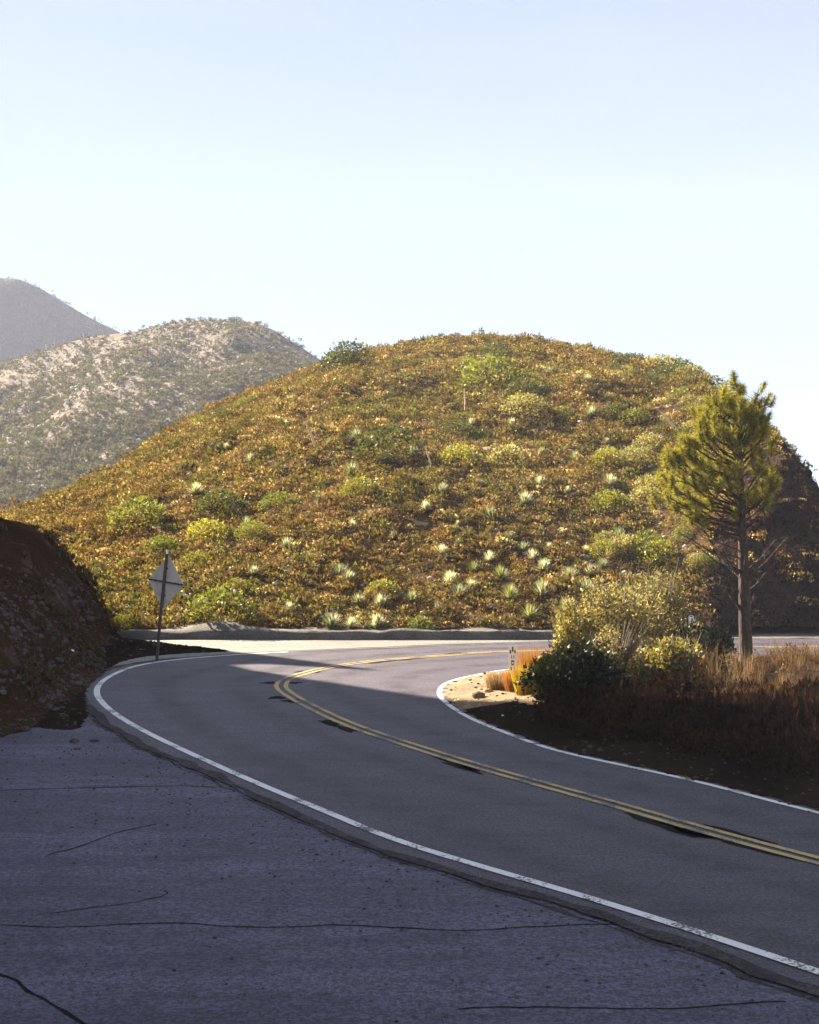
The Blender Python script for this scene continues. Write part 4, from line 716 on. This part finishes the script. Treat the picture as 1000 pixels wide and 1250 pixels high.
# ------------------------------------------------------------------ pine
def pine():
    g = np.random.default_rng(51); x, y = at(911, 34.3); z = isl_z(x, y) - .05; root = empty('pine_tree', (x, y, z)); tag(root, 'small pine with tufted yellow-green crown and bare lower branches', 'tree')
    K = 34.3 / F; H = (800 - 458) * K
    tp = [(0, 0, -.1), (.0, 0, .25), (-.03, 0, 1.0), (-.05, .02, 2.2), (-.10, .0, 3.4), (-.14, .03, 4.6), (-.17, 0, 5.6), (-.2, 0, H - .25)]
    tr = [.21, .165, .15, .13, .10, .07, .045, .02]; V, Fc = tube(tp, tr, 12); MB().tube(tp, tr, 12).obj('trunk', M['bark'], root, True)
    def trunk_at(h):
        hs = [p[2] for p in tp]; return Vector((np.interp(h, hs, [p[0] for p in tp]), np.interp(h, hs, [p[1] for p in tp]), h))
    tips = []
    def limb(h0, dx, dy, dz, r0, name, tufts, fork=3, mat='bark'):
        a = trunk_at(h0); b = a + Vector((dx, dy, dz)); mid = a.lerp(b, .5) + Vector((0, 0, -.10 * abs(dx))); m_ = MB(); m_.tube([a, mid, b], [r0, r0 * .7, r0 * .3], 6)
        if tufts: tips.append((b, (b - mid).normalized(), 1.0))
        for k in range(fork):
            q = (.66 if tufts else .4) + (.33 if tufts else .55) * (k + g.random() * .6) / fork; c = mid.lerp(b, (q - .5) * 2) if q > .5 else a.lerp(mid, q * 2)
            d = Vector((dx * .12 + g.normal(0, .17), dy * .12 + g.normal(0, .22), .10 + abs(g.normal(0, .16)))); e = c + d * (1.0 if tufts else .8); m_.tube([c, c.lerp(e, .5) + Vector((0, 0, -.03)), e], [r0 * .4, r0 * .3, r0 * .15], 5)
            if tufts: tips.append((e, d.normalized(), .9))
            if not tufts:
                for q2 in range(2):
                    d2 = Vector((g.normal(0, .2) + dx * .1, g.normal(0, .2), g.normal(.1, .12))); m_.tube([c.lerp(e, .6), c.lerp(e, .6) + d2], [r0 * .18, r0 * .06], 4)
        m_.obj(name, M[mat], root)
    P = lambda px_, py_: ((px_ - 911) * K, (800 - py_) * K)
    # live limbs aimed at the tufts seen in the photograph: (tip x, tip y, depth, start y)
    live = [(903,462,0,480),(888,470,.1,500),(872,490,-.2,520),(925,478,.1,515),(935,482,.3,525),(860,507,.3,540),(850,520,-.3,560),(838,535,.2,575),(820,540,-.1,600),(812,555,.3,610),(815,580,-.3,620),(828,570,-.4,615),(940,515,-.2,560),(935,528,.3,570),(945,560,.2,600),(960,563,.0,605),(880,520,-.7,560),(895,505,.6,540),(915,510,-.5,540),(870,550,.8,590),(885,560,-.8,600),(905,550,.9,580),(920,560,-.7,600),(850,580,-.8,620),(865,600,.4,635),(840,600,.5,640),(900,590,-1.0,625),(930,590,.8,625),(820,605,0,645),(940,600,-.3,640),(868,478,.2,515),(852,498,-.2,535),(833,522,.1,560),(858,488,.4,530),(812,545,-.1,600),(806,572,.2,615),(808,590,-.2,630),(948,512,.1,550),(928,498,-.3,540),(890,482,-.3,515),(845,615,0,650),(835,590,.6,635),(948,580,-.5,620),(965,575,.2,615),(880,500,.3,545),(848,545,.9,585),(893,530,-.4,555),(875,575,.2,610),(915,535,.5,565),(862,560,-.5,600),(955,590,.5,630)]
    for (px_, py_, dy, sy) in live:
        tx, tz = P(911 + (px_ - 911) * (.96 if px_ < 911 else .72), py_ + 6); h0 = (800 - sy) * K; b = trunk_at(h0); limb(h0, tx - b.x, dy, tz - h0, .035, 'branch', True, 3)
    cr_ = [(905,458),(925,475),(934,490),(930,505),(938,520),(932,548),(936,570),(934,600),(918,632),(880,640),(830,635),(812,600),(812,545),(832,525),(852,495),(870,478),(885,462)]
    for k in range(26):
        while True:
            a_, b_ = g.uniform(806, 955), g.uniform(470, 640)
            if inside(np.array([a_, b_]), cr_): break
        tx, tz = P(a_, b_); dy = g.normal(0, .55) * (1 - abs(a_ - 895) / 160); h0 = max((800 - b_ - g.uniform(15, 45)) * K, 2.6); b = trunk_at(h0); limb(h0, tx - b.x, dy, tz - h0, .022, 'branch', True, 2)
    dead = [(845,655,-.4,690),(865,640,.5,700),(870,700,-.3,735),(872,665,-.9,690),(950,650,.3,690),(960,640,-.4,700),(940,690,.4,715),(885,668,.8,700),(855,690,.3,712),(945,670,-.7,700),(830,640,.2,672),(975,655,.1,680),(900,650,-1.0,690),(928,720,.5,735)]
    for (px_, py_, dy, sy) in dead:
        tx, tz = P(px_, py_); h0 = (800 - sy) * K; b = trunk_at(h0); limb(h0, tx - b.x, dy, tz - h0, .028, 'bare_branch', False, 4)
    limb((800 - 742) * K, -.72, -.1, 1.15, .05, 'bare_branch', False, 5)
    # needles: bottle-brush tufts
    V, C = [], []
    cols = np.array([(0.28,0.26,0.045),(0.38,0.34,0.06),(0.18,0.18,0.03),(0.5,0.42,0.11),(0.10,0.11,0.025)])
    for (p, d, s_) in tips:
        nn = 170; ax = np.array(d) * .5 + np.array([0, 0, .6]); ax /= np.linalg.norm(ax); tone = .65 + .6 * g.random()
        tt = g.random(nn); base = np.array(p)[None] + ax[None] * ((tt - .6) * .26)[:, None]
        dr = g.normal(0, 1, (nn, 3)); dr /= np.linalg.norm(dr, axis=1)[:, None]; dr = dr + ax[None] * .55; dr /= np.linalg.norm(dr, axis=1)[:, None]
        L_ = (.15 + .09 * g.random((nn, 1))) * s_; e = np.cross(dr, g.normal(0, 1, (nn, 3))); e /= np.linalg.norm(e, axis=1)[:, None]; w = .0065
        q = np.zeros((nn * 3, 3)); q[0::3] = base - e * w; q[1::3] = base + e * w; q[2::3] = base + dr * L_; V.append(q)
        cc = cols[g.integers(0, 5, nn)] * tone; C.append(np.repeat(cc, 3, 0))
    V = np.concatenate(V); C = np.concatenate(C); o = link('needles', np_mesh('needles', V, np.arange(len(V)).reshape(-1, 3), C), M['needle'], root)
pine()

# ------------------------------------------------------------------ diamond warning sign seen from behind
def sign():
    Y_ = 37.0; K = Y_ / F; x0 = (190 - 500) * K; zb = CAM_H - (803 - 625) * K; root = empty('road_sign', (x0, Y_, zb - .1)); tag(root, 'back of a diamond road sign on a leaning dark post', 'sign')
    top = ((204 - 190) * K, 0, (803 - 676) * K + .1)
    d = Vector(top); d0 = d.normalized(); MB().tube([(0, 0, -.3), d * .5, d], [.045, .045, .045], 4).obj('post', M['post'], root)
    MB().tube([d, d + d0 * .1], [.03, .028], 6).obj('post_tip', M['white_tip'], root)
    c = d * ((803 - 709) / (803 - 676)) ; h = .70; yaw = R(-39); rot = Matrix.Rotation(math.asin(d0.x) * 1.0, 4, 'Y'); M4 = Matrix.Translation(c) @ rot @ Matrix.Rotation(yaw, 4, 'Z')
    # thin plate with rounded corners, behind the post as seen here
    pts = []
    for k in range(4):
        a = k * math.pi / 2; ctr = Vector((math.cos(a) * (h - .07), 0, math.sin(a) * (h - .07)))
        for j in (-1, -.5, 0, .5, 1): pts.append(ctr + Vector((math.cos(a + j * math.pi / 4), 0, math.sin(a + j * math.pi / 4))) * .05)
    off = Vector((0, .06, 0)); A = [M4 @ (p + off) for p in pts]; B = [M4 @ (p + off + Vector((0, .006, 0))) for p in pts]; n = len(pts)
    MB().add(A + B, [tuple(range(n)), tuple(range(2 * n - 1, n - 1, -1))] + [(k, k + n, (k + 1) % n + n, (k + 1) % n) for k in range(n)]).obj('panel', M['metal'], root)
    MB().box((0, .045, 0), (h * 1.9, .02, .035), M4).obj('crossbar', M['post'], root)
    for s_ in (-.62, .62): MB().box((s_ * h * 1.0 * .9, .05, 0), (.03, .035, .05), M4).obj('bolt', M['post'], root)
    MB().box((0, .04, .36), (.1, .02, .04), M4).obj('bracket', M['post'], root); MB().box((0, .04, -.36), (.1, .02, .04), M4).obj('bracket', M['post'], root)
sign()

# ------------------------------------------------------------------ marker posts with printed panels
def glyph(m_, rows, w, h, y, M4=None):
    """small bitmap marks as thin raised print"""
    nr_ = len(rows); nc_ = max(len(r) for r in rows)
    for i_, r in enumerate(rows):
        for j_, ch in enumerate(r):
            if ch == '#': m_.box(((j_ + .5) / nc_ * w - w / 2, y, h / 2 - (i_ + .5) / nr_ * h), (w / nc_ * 1.0, .002, h / nr_ * 1.0))
def marker(name, label, px_, ytop, ybot, Y_, w, zbase, rows, round_=False):
    K = Y_ / F; x = (px_ - 500) * K; ztop = CAM_H - (ytop - 625) * K; zb = CAM_H - (ybot - 625) * K; root = empty(name, (x, Y_, zbase)); tag(root, label, 'marker post')
    MB().box((0, .02, (ztop - zbase) / 2 - .05), (.045, .02, ztop - zbase), None).obj('post', M['wood'], root)
    h = ztop - zb; c = w * .22 if round_ else .008; pts = [(sx * (w / 2 - (c if k else 0)), 0, sz * (h / 2 - (0 if k else c))) for sx, sz, ks in ((1, 1, (0, 1)), (-1, 1, (1, 0)), (-1, -1, (0, 1)), (1, -1, (1, 0))) for k in ks]
    n = 8; A = [Vector((p[0], 0, p[2] + (ztop + zb) / 2 - zbase)) for p in pts]; B = [p + Vector((0, .004, 0)) for p in A]
    MB().add(A + B, [tuple(range(8)), tuple(range(15, 7, -1))] + [(k, k + n, (k + 1) % n + n, (k + 1) % n) for k in range(n)]).obj('panel', M['white_panel'], root)
    m_ = MB(); glyph(m_, rows, w * .8, h * .92, -.0015); o = m_.obj('printing', M['black'], root, loc=(0, 0, (ztop + zb) / 2 - zbase)); return root
marker('postmile_marker', 'narrow white marker panel with dark figures beside the orange clump', 626, 788, 822, 34.2, .185, 0.0,
 ["...##...", "...##...", "##.##.##", "##....##", "........", "..#..#..", "..#..#..", "........", "..####..", "..#..#..", "..####..", "........", ".##..##.", "..#...#.", "..#...#."])
marker('postmile_marker', 'small white rounded marker across the far road left of the pine', 844, 751, 764.5, 43.0, .15, .03,
 [".####.", "......", "...##.", "...##.", "..##..", "...##.", "....#.", "...##."], True)

# ------------------------------------------------------------------ haze
hz = MB().box((0, 0, 110), (1960, 1960, 228)).mesh('haze'); hm = bpy.data.materials.new('haze'); hm.use_nodes = True; hn = hm.node_tree.nodes; hn.clear()
ho = hn.new('ShaderNodeOutputMaterial'); hv = hn.new('ShaderNodeVolumePrincipled'); hv.inputs['Color'].default_value = (0.66, 0.72, 0.96, 1); hv.inputs['Density'].default_value = 0.00034; hv.inputs['Anisotropy'].default_value = 0.0
hm.node_tree.links.new(hv.outputs[0], ho.inputs['Volume']); tag(link('haze', hz, hm), kind='stuff')
